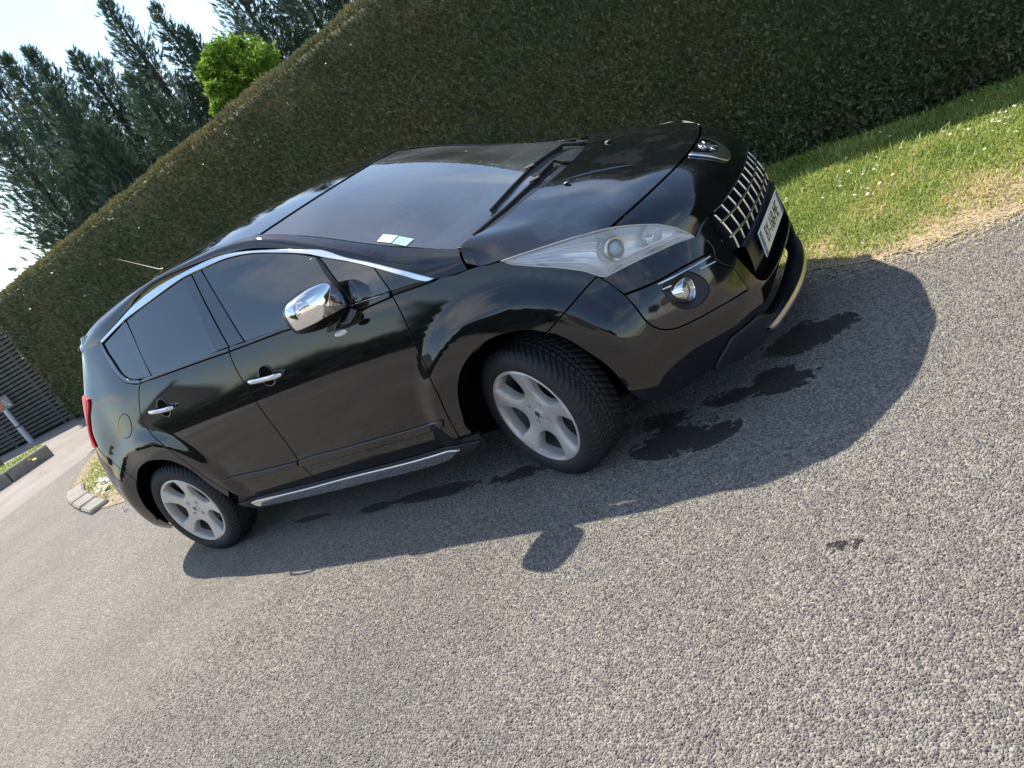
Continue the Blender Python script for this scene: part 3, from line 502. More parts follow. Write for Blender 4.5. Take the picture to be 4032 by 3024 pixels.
NOSE=panel('front_nose_panel',TOP,loop,M_PAINT,CAR,mirror=False,h=.02,gap=.0018,corner=50)
# front bumper skin
ue=SIDE.uk[-1]
sfb=uvp('seamfb'); bar_=uvp('barchF'); ap=uvp('apron'); ink=uvp('intake'); ge=uvp('grille_edge'); wp=uvp('washer_panel'); fp=uvp('fog_panel'); hlw=uvp('hl_low')
ge=np.delete(ge,[4],0)
loop=np.vstack([sfb,bar_,[(4.565,.33),(4.585,.275),(4.65,.25),(4.75,.245)],ap,ink,[(ue,.377)],[(ue,.392),(5.5,.392)],ge[::-1],[(5.225,.745)],[hlw[-1]],wp[5:8],fp[3:9],fp[9:],[wp[11]],[wp[0]]])
panel('front_bumper',S,loop,M_PAINT,CAR,h=.02,gap=.0012,corner=45,thick=.05,rb=.004)
panel('headlamp_washer_panel',S,np.vstack([wp[0:1],hlw[1:6],wp[6:]]),M_PAINT,CAR,h=.02,gap=.0015,corner=45)
rc=uvp('recess'); panel('fog_lamp_panel',S,fp,M_BLACKGLOSS,CAR,h=.016,gap=.0022,holes=[rc],corner=45)
panel('washer_cap',S,uvp('washer_cap'),M_PAINT,CAR,h=.02,off=.0025,thick=.008,gap=.001,rb=.002)
# lower apron, intake void, skid plate
panel('lower_apron',S,np.vstack([ap[:-1],[(5.19,.315),(5.24,.285),(5.30,.262),(5.45,.25),(ue,.248),(ue,.20),(5.3,.195),(5.1,.198),(4.97,.215),(4.88,.24)]]),M_PLASTIC,CAR,h=.02,gap=.001,off=.010,thick=.05,rb=.010,corner=60)
panel('intake_dark_back',S,[(5.15,.30),(5.25,.42),(5.5,.42),(ue,.42),(ue,.30),(5.4,.28)],M_VOID,CAR,h=.03,off=-.05,gap=0,lip=False)  # dark sheet put in for the shade inside the intake
panel('grille_back',S,[(5.19,.36),(5.19,.79),(5.45,.79),(ue,.79),(ue,.36)],M_VOID,CAR,h=.03,off=-.045,gap=0,lip=False)
sk=[]
for yy in np.linspace(-.476,.476,41):
    e_=abs(yy)/.476; x=.978-.345*yy*yy; k=1-max(0,(e_-.85)/.15)**2*.8
    sk.append([(x-.045,yy,.246),(x-.004,yy,.2455),(x+.001,yy,.243),(x+.004,yy,.243-.018*k),(x-.004,yy,.243-.036*k),(x-.03,yy,.243-.044*k)])
G,F=patch(sk,'s',None,None,60,16); me=mkmesh('skid_plate',G,F,M_SATIN); link('skid_plate',me,CAR)
# rear bumper
rb=uvp('rbarch'); panel('rear_bumper',S,np.vstack([[(.90,.905)],sm,rb,[(1.17,.28),(1.10,.22),(.85,.20),(0,.20),(0,.88),(.5,.89)]]),M_PAINT,CAR,h=.035,gap=.0022)
panel('tailgate',S,[(0,.90),(.45,.90),(.60,.95),(.56,1.18),(.34,1.19),(.34,1.45),(0,1.46)],M_PAINT,CAR,h=.05,gap=.003)
# tail lamp
lp=uvp('lamp'); loop=np.array([(.62,1.10),(.72,1.19),(.90,1.20),(1.06,1.190),(1.115,1.178),(1.117,1.150),(1.05,1.10),(1.015,1.075),(.975,1.02),(.965,.98),(.99,.93),(1.010,.900),(.93,.895),(.80,.91),(.66,.98)])
tl,tlL=panel('tail_lamp',S,loop,M_RED,CAR,h=.02,off=.012,thick=.03,rb=.006,gap=.002,corner=60)
inn=np.array([(1.09,1.170),(1.04,1.12),(1.0,1.08),(.955,1.02),(.945,.98),(.965,.94),(.98,.915),(.95,.912),(.92,.96),(.925,1.03),(.985,1.11),(1.05,1.175)])
panel('lamp_segment',S,inn,M_RED_D,tl,mirror=False,h=.03,off=.0135,thick=.003,rb=.001)
# glazing
for nm,key,mat in (('rear_quarter_glass','rq_glass',M_GLASS_T),('front_quarter_glass','fq_glass',M_GLASS_F)):
    panel(nm,S,uvp(key),mat,CAR,h=.05,off=-.004,thick=.004,gap=.0)
panel('window_glass',S,uvp('rd_glass'),M_GLASS_T,rd,mparent=rdL,h=.05,off=-.004,thick=.004,gap=0)
panel('window_glass',S,uvp('fd_glass'),M_GLASS_F,fd,mparent=fdL,h=.05,off=-.004,thick=.004,gap=0)
panel('corner_pillar',S,uvp('c_post'),M_BLACKGLOSS,CAR,h=.04,off=-.002,gap=.0012)
panel('door_pillar',S,uvp('b_post_rear'),M_BLACKGLOSS,rd,mparent=rdL,h=.04,off=-.001,gap=.0012)
panel('door_pillar',S,uvp('b_post_front'),M_BLACKGLOSS,fd,mparent=fdL,h=.04,off=-.001,gap=.0012)
panel('quarter_glass_bar',S,uvp('fq_bar'),M_SEAL,CAR,h=.04,off=.002,gap=.0005)
panel('mirror_triangle',S,uvp('tri'),M_BLACKGLOSS,CAR,h=.03,off=-.002,gap=.001)
# black seals along both window pillars
for a,b in (((1.886,1.455),(1.962,1.158)),((2.64,1.500),(2.80,1.122))): pass
panel('chrome_window_strip',S,uvp('chrome_top'),M_CHROME,CAR,h=.02,off=.005,thick=.010,rb=.004,gap=.001,corner=50)
panel('belt_moulding',S,uvp('belt_rear'),M_BLACKGLOSS,rd,mparent=rdL,h=.02,off=.006,thick=.010,rb=.005,gap=.001)
panel('belt_moulding',S,uvp('belt_front'),M_BLACKGLOSS,fd,mparent=fdL,h=.02,off=.006,thick=.010,rb=.005,gap=.001)
panel('belt_moulding',S,uvp('belt_tri'),M_SEAL,CAR,h=.02,off=.004,thick=.010,rb=.004,gap=.001)
panel('rear_window_trim',S,uvp('trim_rq'),M_BLACKGLOSS,CAR,h=.02,off=.006,thick=.012,rb=.005,gap=.001)
panel('door_moulding',S,uvp('mould_rear'),M_PAINT,rd,mparent=rdL,h=.018,off=.011,thick=.013,rb=.008,gap=.001,corner=70)
panel('door_moulding',S,uvp('mould_front'),M_PAINT,fd,mparent=fdL,h=.018,off=.011,thick=.013,rb=.008,gap=.001,corner=70)
si,siL=panel('side_sill',S,np.vstack([[(1.99,.31),(2.05,.36),(2.2,.335),(3.6,.33),(3.705,.335),(3.80,.335)],[(3.80,.26),(3.75,.225),(3.55,.205),(2.2,.205),(2.02,.235)]]),M_DARKPL,CAR,h=.03,off=-.006,thick=.02,gap=.002)
lower=uvp('sill'); panel('sill_cover',S,lower,M_PLASTIC,si,mparent=siL,h=.02,off=.006,thick=.05,rb=.006,gap=.001,corner=60,tilt=lambda q:.24*(.305-q[:,1]))
panel('chrome_sill_strip',S,uvp('sill_chrome'),M_CHROME,si,mparent=siL,h=.015,off=.014,thick=.012,rb=.006,gap=.001,corner=60,tilt=lambda q:.30*(.300-q[:,1]))
# windscreen
wu=WSC.uk[-1]
panel('windscreen',WSC,[(0,-.70),(0,0),(0,.70),(.6,.70),(wu,.70),(wu,.35),(wu,0),(wu,-.35),(wu,-.70),(.6,-.70)],M_GLASS_W,CAR,mirror=False,h=.04,gap=.003,off=-.002,thick=.005)
fr=np.array([(.02,.695),(.4,.695),(.8,.695),(wu-.005,.695),(wu-.005,.35),(wu-.005,0),(wu-.005,-.35),(wu-.005,-.695),(.8,-.695),(.4,-.695),(.02,-.695)]); fi=np.array([(.16,0),(.14,.3),(.13,.63),(.25,.682),(.6,.680),(.97,.672),(1.10,.645),(1.165,.59),(1.185,.4),(1.19,0),(1.185,-.4),(1.165,-.59),(1.10,-.645),(.97,-.672),(.6,-.680),(.25,-.682),(.13,-.63),(.14,-.3)])
V_,F_,N_=panel_data(WSC,np.vstack([[(.02,0)],[(.02,.35)],fr,[(.02,-.35)]]),holes=[fi],off=-.0045,h=.04,gap=.002,lip=False); link('windscreen_frit',mkmesh('windscreen_frit',V_,F_,M_SEAL,N_),CAR)
panel('cowl',WSC,[(-.06,-.69),(-.05,0),(-.06,.69),(.055,.69),(.065,0),(.055,-.69)],M_PLASTIC,CAR,mirror=False,h=.03,off=.006,gap=0,thick=.02)
M_STK=pmat('sticker_green',(.35,.62,.55),.4); M_STK2=pmat('sticker_pale',(.62,.72,.66),.4)
panel('paper_sticker',WSC,[(.556,.683),(.566,.635),(.478,.637),(.473,.685)],M_STK2,CAR,mirror=False,h=.03,off=.0012,thick=.001,gap=0,rb=.0003)
panel('paper_sticker',WSC,[(.465,.686),(.470,.640),(.370,.652),(.368,.697)],M_STK,CAR,mirror=False,h=.03,off=.0012,thick=.001,gap=0,rb=.0003)
def wsp(u,v,o): 
    n=WSC.nrm([u],[v])[0]; n=n if n[2]>0 else -n
    return WSC.ev([u],[v])[0]+n*o
for pts,base in ((([.135,.46],[.17,.30],[.195,.05],[.19,-.12],[.15,-.28]),(.03,-.36)),(([.05,.62],[.075,.45],[.10,.2],[.11,0.]),(.02,-.02))):
    bl=[wsp(u,v,.008) for u,v in pts]; arm=[wsp(pts[-1][0],pts[-1][1]-.02,.018),wsp((pts[-1][0]+base[0])/2,(pts[-1][1]+base[1])/2,.016),wsp(base[0],base[1],.012)]
    mid=wsp(pts[2][0],pts[2][1],.016); 
    w_=solid('wiper',[tube(bl,.0065,8,flat=1.5),tube([mid]+arm,[.007,.008,.009,.012],8),box(mid,(.06,.022,.018),b=.005)],M_SEAL,CAR)
noz=TOP.ev([.128],[.285])[0]
for sgn in (1,-1): solid('washer_nozzle',[(lambda vf:(vf[0]*np.array([.02,.013,.007])+noz*np.array([1,sgn,1])+np.array([0,0,.004]),vf[1]))(lathe([(0.001,-.4),(.7,-.2),(1,.2),(.8,.7),(.4,1.0),(0.001,1.05)],16,'z'))],M_PLASTIC,HOOD)
# raised bonnet sliver, shaped and tilted to mirror the sky as a streak
sk_=uvp('streak'); lens_=np.vstack([sk_[:1],[(u,v+.0075*k) for (u,v),k in zip(sk_[1:4],(.8,1.,.8))],sk_[4:],[(u,v-.0055*k) for (u,v),k in zip(sk_[3:0:-1],(.8,1.,.8))]])
panel('hood_sky_sliver',TOP,lens_,M_PAINT,HOOD,mirror=False,h=.006,hb=.01,off=.0012,thick=.004,rb=.0004,gap=0,corner=60,tilt=lambda q:-.16*(q[:,1]-np.interp(q[:,0],sk_[:,0],sk_[:,1])))
ev_=[TOP.ev([e-.0005],[v])[0]+np.array([.001,0,-.001]) for v in np.linspace(-.72,.72,41)]
solid('grille_top_trim',tube(ev_,.0028,6),pmat('gold_reflection_chrome',(.62,.60,.54),.25,metal=1),NOSE)  # gold-ish reflection along the nose edge put into the tube's colour
# ------------------------------------------------------------------ door handles
def pt(S,u,v,o=0.):
    n=S.nrm([u],[v])[0]; n=n if n[1]<0 else -n
    return S.ev([u],[v])[0]+n*o,n
for key,cup,dR,dL in (('handle_r','hcup_r',rd,rdL),('handle_f','hcup_f',fd,fdL)):
    a,b=uvp(key); c=uvp(cup)[0]; R=.052
    th=np.linspace(0,2*np.pi,28,endpoint=False)
    disc=np.stack([c[0]+R*np.cos(th),c[1]+R*np.sin(th)],1)
    panel('recess_shade_disc',S,disc,M_VOID,dR,mparent=dL,h=.02,off=.0014,gap=0,lip=False)  # flat near-black disc put in for the shade of the recess
    rim=[pt(S,c[0]+R*np.cos(t),c[1]+R*np.sin(t),.002)[0] for t in th]
    o=solid('recess_rim',tube(rim,.003,6,closed=True),M_BLACKGLOSS,dR); mirror_obj(o,dL)
    L_=[]
    for s in np.linspace(-.02,1.02,13):
        d=(4*s*(1-s))**.5 if 0<s<1 else 0; L_.append(pt(S,a[0]+(b[0]-a[0])*s,a[1]+(b[1]-a[1])*s,.012+.026*d**.7)[0])
    r=np.array([.007]+[.0125]*11+[.009])
    o=solid('door_handle',tube(L_,r,14,flat=.62,up=(0,1,0)),M_CHROME,dR,angle=60); mirror_obj(o,dL)
# ------------------------------------------------------------------ mirror
def mirror_unit():
    w_=np.array([-.30,-.954,.0]); w_/=np.linalg.norm(w_); f_=np.array([-w_[1],w_[0],0]); z_=np.array([0,0,1.])
    c=MIRC
    def loopat(s,k,flo=-.5,fhi=.5,n=44):
        """outline at depth s (0 rear rim .. 1 nose), scaled by k"""
        out=[]
        for t in np.linspace(0,2*np.pi,n,endpoint=False):
            ct,st=math.cos(t),math.sin(t); e=.58
            a=.126*k*math.copysign(abs(ct)**e,ct); b=.093*k*math.copysign(abs(st)**e,st)
            a2=a+.0*b; b2=b*(1-.18*(a/.128 if a>0 else 0))+.012*(a/.128)
            out.append(c+w_*a2+z_*b2+f_*s)
        return out
    rings=[(-.075,.90),(-.078,.95),(-.068,.985),(-.03,1.0),(.004,.992),(.022,.965),(.034,.925),(.040,.88),(.050,.70),(.056,.45),(.059,.22),(.060,.02)]
    V=[];F=[];n=44
    for s,k in rings: V+=loopat(s,k)
    for i in range(len(rings)-1):
        for j in range(n): F.append((i*n+j,i*n+(j+1)%n,(i+1)*n+(j+1)%n,(i+1)*n+j))
    F.append(tuple(range(n)))
    V=np.array(V)
    cover=[];shell=[]
    for f in F:
        m=V[list(f)].mean(0)-c; d=m@f_; z=m@z_; a=m@w_
        (cover if (d>.033 and z>-.046 and len(f)==4) else shell).append(f)
    return V,cover,shell,w_,f_,z_
MIRC=np.array([-.662,-.968,1.142])
V,cov,she,w_,f_,z_=mirror_unit()
WM=solid('wing_mirror',(V,cov+she),pmat('mirror_housing_black',(.004,.004,.005),.22,spec=.35),CAR,angle=50)
# chrome cap: the front of the housing, cut clean and set 3 mm proud
me=mkmesh('mirror_cap',MIRC+(V-MIRC)*1.010+f_*.0035,cov+she,M_CHROME,smooth=False); fixn(me); bm=bmesh.new(); bm.from_mesh(me)
for co_,no_ in ((MIRC+f_*.002,-f_+w_*-.25),(MIRC-z_*.046,z_*-1+w_*.12)):
    bmesh.ops.bisect_plane(bm,geom=bm.verts[:]+bm.edges[:]+bm.faces[:],plane_co=Vector(co_),plane_no=Vector(no_),clear_outer=True)
bm.to_mesh(me); bm.free(); me.polygons.foreach_set('use_smooth',[True]*len(me.polygons)); me.set_sharp_from_angle(angle=math.radians(60)); link('mirror_cap',me,WM)
ft=[pt(S,3.50,1.045,-.01)[0],pt(S,3.49,1.02,.03)[0],pt(S,3.46,1.02,.075)[0],MIRC+np.array([.03,.05,-.075])]
solid('mirror_foot',tube(ft,[.062,.056,.044,.036],14,flat=.55,up=(0,0,1)),M_BLACKGLOSS,WM,angle=60)
lv,lf=lathe([(.001,.012),(.5,.011),(.85,.006),(1.0,0)],20,'y'); lv=lv*np.array([.038,-1.0,.014]); 
solid('indicator_lens',[(lv+pt(S,3.475,1.0,.075)[0]+np.array([.02,-.012,-.012]),lf)],pmat('indicator_lens',(.75,.72,.66),.12,coat=1),WM)
gv,gf=merge([(V,[tuple(range(44))])]); 
mg=link('mirror_glass',mkmesh('mirror_glass',[tuple(V[i]+f_*-.002) for i in range(44)],[tuple(range(44))],M_CHROME),WM)
WL=mirror_obj(WM,CAR)
for ch in list(WM.children): mirror_obj(ch,WL)
# ------------------------------------------------------------------ headlamp
def headlamp():
    top=SIDE_TOP=TOP.ev(hl[:,0],hl[:,1]); fen=SIDE.ev(uvp('hl_fend')[:,0],uvp('hl_fend')[:,1]); low=SIDE.ev(hlw[:,0],hlw[:,1])
    lowc=np.vstack([fen[1:],low[1:-1]])
    def arc(P,n):
        d=np.r_[0,np.cumsum(np.linalg.norm(np.diff(P,axis=0),axis=1))]; d/=d[-1]
        return np.stack([np.interp(np.linspace(0,1,n),d,P[:,k]) for k in range(3)],1)
    # pair up the edges by distance along the lamp
    n=34; T_=arc(top,n); Lw=arc(np.vstack([top[:1],lowc,top[-1:]]),n)
    # redistribute so cross ties run roughly upright: lower corner (index of kink) belongs at ~45 percent
    return T_,Lw
T_,Lw=headlamp()
nc=9; lens=[];back=[]
cin=np.array([.30,-.30,.70])
for a,b in zip(T_,Lw):
    row=[];rb_=[]
    for s in np.linspace(0,1,nc):
        p=a+(b-a)*s; bul=.013*(4*s*(1-s))*s**.4*min(1,np.linalg.norm(b-a)/.10); dirn=np.array([.6,-.72,.22]); dirn/=np.linalg.norm(dirn)
        row.append(p+dirn*(bul+.001)); dep=.055*(4*s*(1-s))**.5*min(1,np.linalg.norm(b-a)/.12); rb_.append(p-dirn*(.004+dep))
    lens.append(row); back.append(rb_)
G,F=patch(lens,'l',None,None,70,18); LENS_G=G
HL=empty('headlamp',(0,0,0),0,CAR)
me=mkmesh('lens',G,F,M_LENS); fixn(me); link('lens',me,HL)
G,F=patch(back,'l',None,None,70,18); me=mkmesh('reflector_bowl',G,F,M_REFL); fixn(me); link('reflector_bowl',me,HL)
# bright rim round the lens
edge=np.vstack([T_,Lw[::-1][1:-1]]); solid('lamp_rim',tube(edge+np.array([.001,-.001,-.001]),.0026,6,closed=True),pmat('lamp_rim',(.5,.5,.46),.3,coat=.5),HL)
# projector, second lamp, lower light bar
hd=np.array([.80,-.55,.05]); hd/=np.linalg.norm(hd); side=np.cross((0,0,1),hd); side/=np.linalg.norm(side); upv=np.cross(hd,side); RB=np.stack([side,hd,upv],1)
def place(vf,c,s=1.): v,f=vf; return (np.asarray(v)*s)@RB.T+c,f
PC=np.array([.578,-.735,.845]); PC2=np.array([.690,-.625,.812])
solid('projector_ring',[place(lathe([(.040,-.05),(.046,-.01),(.047,.006),(.043,.014),(.036,.012),(.032,0),(.032,-.02)],36,'y'),PC)],M_SATIN,HL)
solid('projector_lens',[place(lathe([(.031,-.005),(.030,.004),(.024,.013),(.014,.019),(.001,.021)],30,'y'),PC)],pmat('projector_glass',(.30,.42,.46),.03,coat=1,spec=.8),HL)
solid('main_beam_reflector',[place(lathe([(.001,-.045),(.012,-.043),(.026,-.03),(.036,-.01),(.040,.004),(.042,.004)],32,'y'),PC2)],M_REFL,HL)
solid('lamp_bulb',[place(lathe([(.007,-.04),(.007,-.01),(.001,-.005)],12,'y'),PC2)],M_SATIN,HL)
bar=[]; 
for s in np.linspace(.50,.98,24):
    i=s*(len(Lw)-1); k=int(i); p=Lw[k]+(Lw[min(k+1,len(Lw)-1)]-Lw[k])*(i-k); bar.append(p)
bar=np.array(bar)
for j,(dz,rr) in enumerate(((.026,.004),(.014,.0035))): solid('light_bar',tube(bar+np.array([-.012,.012,dz]),rr,6),M_REFL,HL)
for j in range(4):
    pts=np.array([T_[i]+(Lw[i]-T_[i])*(.22+.17*j) for i in range(3,17)])-np.array([.012,-.016,.010]); solid('reflector_rib',tube(pts,.004,6),M_REFL,HL)
HL2=empty('headlamp',(0,0,0),0,CAR)
for ch in list(HL.children): mirror_obj(ch,HL2)
# ------------------------------------------------------------------ fog lamps
fc=uvp('fog_c')[0]; FC,fn_=pt(S,fc[0],fc[1],0); fwd=np.array([.985,-.17,-.02]); fwd/=np.linalg.norm(fwd); sd=np.cross((0,0,1),fwd); sd/=np.linalg.norm(sd); uv_=np.cross(fwd,sd); RF_=np.stack([sd,fwd,uv_],1)
def placef(vf,c): v,f=vf; return np.asarray(v)@RF_.T+c,f
rcr=resample(rc,.012); rim3=SIDE.ev(rcr[:,0],rcr[:,1]); bow=[];nb=len(rcr); cfog=FC-fwd*.055+np.array([0,0,0])
Vb=[];Fb=[]
for k,s in enumerate((0,.18,.45,.75,1.)):
    dep=(0,.35,.75,.95,1.)[k]
    for p in rim3: Vb.append(p*(1-s)+ (cfog)*s if s>0 else p-fn_*.003)
for k in range(4):
    for j in range(nb): Fb.append((k*nb+j,k*nb+(j+1)%nb,(k+1)*nb+(j+1)%nb,(k+1)*nb+j))
me=mkmesh('fog_lamp_recess',Vb,Fb,M_PLASTIC); fixn(me); fr_=link('fog_lamp_recess',me,CAR); mirror_obj(fr_,CAR)
FG=empty('fog_lamp',(0,0,0),0,CAR); FCc=FC+np.array([-.006,.004,.0])
solid('chrome_ring',[placef(lathe([(.044,-.05),(.046,.0),(.047,.016),(.044,.019),(.040,.016),(.039,.004)],40,'y'),FCc)],M_CHROME,FG)
solid('lamp_glass',[placef(lathe([(.040,.006),(.030,.011),(.015,.014),(.001,.015)],30,'y'),FCc)],pmat('fog_glass',(.55,.57,.60),.06,metal=.8,coat=1),FG)
FG2=empty('fog_lamp',(0,0,0),0,CAR)
for ch in list(FG.children): mirror_obj(ch,FG2)
bs=uvp('bars')
for i,j in ((0,1),(2,3),(4,5)):
    P=[pt(S,*(bs[i]+(bs[j]-bs[i])*s),.004)[0] for s in np.linspace(0,1,9)]
    o=solid('chrome_blade',tube(P,.0045,6,flat=.8),M_BAR,CAR); mirror_obj(o,CAR)
pp=uvp('pdc')[0]; th=np.linspace(0,2*np.pi,18,endpoint=False)
panel('parking_sensor',S,np.stack([pp[0]+.011*np.cos(th),pp[1]+.011*np.sin(th)],1),M_BLACKGLOSS,CAR,h=.01,off=.002,thick=.004,gap=0,rb=.001)
# ------------------------------------------------------------------ grille, plate, badge
GR=empty('grille',(0,0,0),0,CAR)
def gx(y,z):
    zz=np.array([.40,.50,.575,.625,.69,.743]); xx=np.array([.905,.918,.9185,.924,.9135,.8965]); kk=np.array([.10,.11,.12,.15,.19,.213])
    return np.interp(z,zz,xx)-np.interp(z,zz,kk)*y*y
for k in range(10):
    y=-.4+.8/9*k; ztop=.743 if 0<k<9 else .735
    P=[(gx(y,z),y,z) for z in np.linspace(ztop,.578,10)]
    R_=[]
    V=[];F=[]
    for (x,yy,z) in P:
        for dx,dy in ((-.004,-.0030),(0,-.0022),(.0015,0),(0,.0022),(-.004,.0030),(-.006,0)): V.append((x+dx-.002,yy+dy,z))
    for i in range(9):
        for j in range(6): F.append((i*6+j,i*6+(j+1)%6,(i+1)*6+(j+1)%6,(i+1)*6+j))
    gb=solid('grille_bar',(np.array(V),F),M_BAR,GR,angle=30)
    V=[];F=[]
    for (x,yy,z) in P:
        for dx,dy in ((-.005,-.004),(-.005,.004),(-.045,.003),(-.045,-.003)): V.append((x+dx-.002,yy+dy,z-.002))
    for i in range(9):
        for j in range(4): F.append((i*4+j,i*4+(j+1)%4,(i+1)*4+(j+1)%4,(i+1)*4+j))
    solid('bar_vane',(np.array(V),F),M_PLASTIC,gb,angle=30)
for z,ym in ((.69,.432),(.6255,.448)):
    P=[(gx(y,z)+.005,y,z+.018*(abs(y)/.44)**3) for y in np.linspace(-ym,ym,41)]; solid('grille_crossbar',tube(P,.0046,8,flat=1.0),M_BAR,GR)
# plate carrier and lower grille slats
cv=[]
for y in np.linspace(-.385,.385,31):
    k=1-.0*abs(y); cv.append([(gx(y,.575)-.05,y,.575),(gx(y,.565)-.004,y,.572),(.929-.09*y*y,y,.555),(.930-.10*y*y,y,.49),(.922-.11*y*y,y,.445),(.90-.11*y*y,y,.435)])
G,F=patch(cv,'c',None,None,50,18); me=mkmesh('plate_carrier',G,F,M_PLASTIC); fixn(me); link('plate_carrier',me,GR)
PL=empty('number_plate',(0,0,0),0,CAR)
PCc=np.array([.9415,0,.505]); PT=-.023; pu=np.array([math.sin(-PT)*1.,0,math.cos(PT)]); pu=np.array([.05,0,1.]); pu/=np.linalg.norm(pu); pn=np.array([1,0,-.05]); pn/=np.linalg.norm(pn)
RP=np.stack([pn,np.array([0,1.,0]),pu],1)
def onplate(y,z,w_,h_,d,t): v,f=box((d,y,z),(t,w_,h_),b=0); return v@RP.T+PCc,f
solid('plate_board',[(lambda vf:(vf[0]@RP.T+PCc,vf[1]))(box((0,0,0),(.006,.52,.11),b=.002))],M_WHITE,PL)
solid('blue_band',[onplate(-.238,0,.038,.100,.0035,.0012)],M_BLUE,PL); solid('blue_band',[onplate(.238,0,.038,.100,.0035,.0012)],M_BLUE,PL)
def text_obj(s,size,mat,parent,name,M,ext=.0006,sx=1.):
    cu=bpy.data.curves.new(name,'FONT'); cu.body=s; cu.size=size; cu.align_x='CENTER'; cu.align_y='CENTER'; cu.extrude=ext; cu.resolution_u=4
    o=bpy.data.objects.new('t',cu); COL.objects.link(o); bpy.context.view_layer.update()
    dg=bpy.context.evaluated_depsgraph_get(); me=bpy.data.meshes.new_from_object(o.evaluated_get(dg)); bpy.data.objects.remove(o)
    me.transform(Matrix.Diagonal((sx,1,1,1))); me.transform(M); me.materials.clear(); me.materials.append(mat); me.name=name
    return link(name,me,parent)
def mat4(R,t): return Matrix([[*R[i],t[i]] for i in range(3)]+[[0,0,0,1]])
RT=np.stack([np.array([0,1.,0]),pu,pn],1)
text_obj('BY-168-ME',.098,M_INK,PL,'plate_lettering',mat4(RT,PCc+pn*.0036),sx=.74)
text_obj('F',.034,M_WHITE,PL,'country_letter',mat4(RT,PCc+pn*.0046+np.array([0,-.238,0])-pu*.028),ext=.0003)
st=[]
for k in range(12):
    a=2*np.pi*k/12; st.append(onplate(-.238+.012*np.cos(a),.022+.012*np.sin(a),.003,.003,.0045,.0008))
solid('star_ring',st,pmat('star_yellow',(.7,.6,.1),.5),PL)
# badge on the nose: chrome shield with a rampant lion in relief
LION=[(-.55,.55),(-.38,.80),(-.10,.92),(.12,.80),(.16,.58),(.02,.42),(.22,.34),(.48,.50),(.60,.72),(.74,.62),(.62,.36),(.34,.16),(.46,.04),(.72,.02),(.84,-.14),(.66,-.20),(.38,-.14),(.24,-.22),(.30,-.46),(.52,-.62),(.62,-.84),(.36,-.92),(.30,-.74),(.06,-.54),(-.02,-.28),(-.16,-.50),(-.30,-.66),(-.22,-.88),(-.48,-.94),(-.56,-.66),(-.42,-.40),(-.40,-.10),(-.58,-.20),(-.78,-.06),(-.88,.22),(-.72,.34),(-.66,.10),(-.48,.10),(-.36,.22),(-.44,.40),(-.66,.40)]
EMB=empty('badge',(0,0,0),0,CAR)
half=[(.583,0),(.582,.05),(.581,.10),(.580,.134),(.60,.137),(.64,.130),(.68,.112),(.712,.085),(.728,.055),(.733,0)]
loop=np.array(half+[(a,-b) for a,b in half[1:-1][::-1]])
M_BADGE=pmat('badge_chrome',(.85,.86,.88),.24,metal=1)
panel('badge_shield',TOP,loop,M_BADGE,EMB,mirror=False,h=.012,off=.011,thick=.012,rb=.007,gap=0,corner=50)
half=[(.586,0),(.585,.05),(.584,.112),(.612,.110),(.642,.094),(.660,.070),(.668,.04),(.670,0)]
loop=np.array(half+[(a,-b) for a,b in half[1:-1][::-1]])
panel('badge_inset',TOP,loop,M_CHROME_D,EMB,mirror=False,h=.012,off=.0125,thick=.003,rb=.001,gap=0,corner=50)
lion=np.array([(.627-y*.041,-x*.066) for x,y in LION]); panel('badge_lion',TOP,lion,M_BADGE,EMB,mirror=False,h=.012,hb=.006,off=.0185,thick=.007,rb=.003,gap=0,corner=80)
# ------------------------------------------------------------------ hidden body: added light-blocking shell and floor, arch liners
arcF=[(4.126+.045+.402*math.cos(t),.33+.402*math.sin(t)) for t in np.linspace(math.pi+.25,-.25,25)]
cu_r=1.085+(-2.565+3.02); 
uR=lambda x:np.interp(x,[-3.02,-2.8,-2.613,-2.4,-2.2],[1.085-.0,1.325,1.513,1.726,1.926])
arcR=[(uR(-2.565+.40*math.cos(t)),.33+.40*math.sin(t)) for t in np.linspace(math.pi+.2,-.25,25)]
outl=np.vstack([[(.9,.26),(.9,1.12),(1.3,1.10),(1.9,1.10),(2.6,1.08),(3.4,1.02),(4.2,.98),(4.45,.93),(4.62,.80),(4.80,.72)],[(4.80,.24)],[(4.72,.22)],np.array(arcF)[::-1],[(3.86,.22),(2.1,.22)],np.array(arcR)[::-1]])
panel('light_block_shell',S,outl,M_VOID,CAR,h=.05,off=-.022,gap=.004,lip=False)  # unseen black sheet added to block light behind the panel gaps
solid('light_block_floor',[box((-1.35,0,.30),(3.6,1.40,.14)),box((.20,0,.55),(.9,.92,.50)),box((.62,0,.36),(.4,.8,.24)),box((-2.75,0,.6),(.9,1.1,.5))],M_VOID,CAR)  # unseen black boxes added to block light and keep the ground shadow solid
for cx_,cy_ in ((.045,0),(-2.565,0)):
    prof=[(.398,-.895),(.425,-.86),(.43,-.50),(.05,-.49)]
    v,f=lathe(prof,64,'y'); keep=[q for q in f if v[list(q)][:,2].mean()>(-.02 if v[list(q)][:,0].mean()<0 else -.03)]
    v=v+np.array([cx_,0,.33]); o=link('wheel_arch_liner',mkmesh('wheel_arch_liner',v,keep,M_VOID),CAR); mirror_obj(o,CAR)
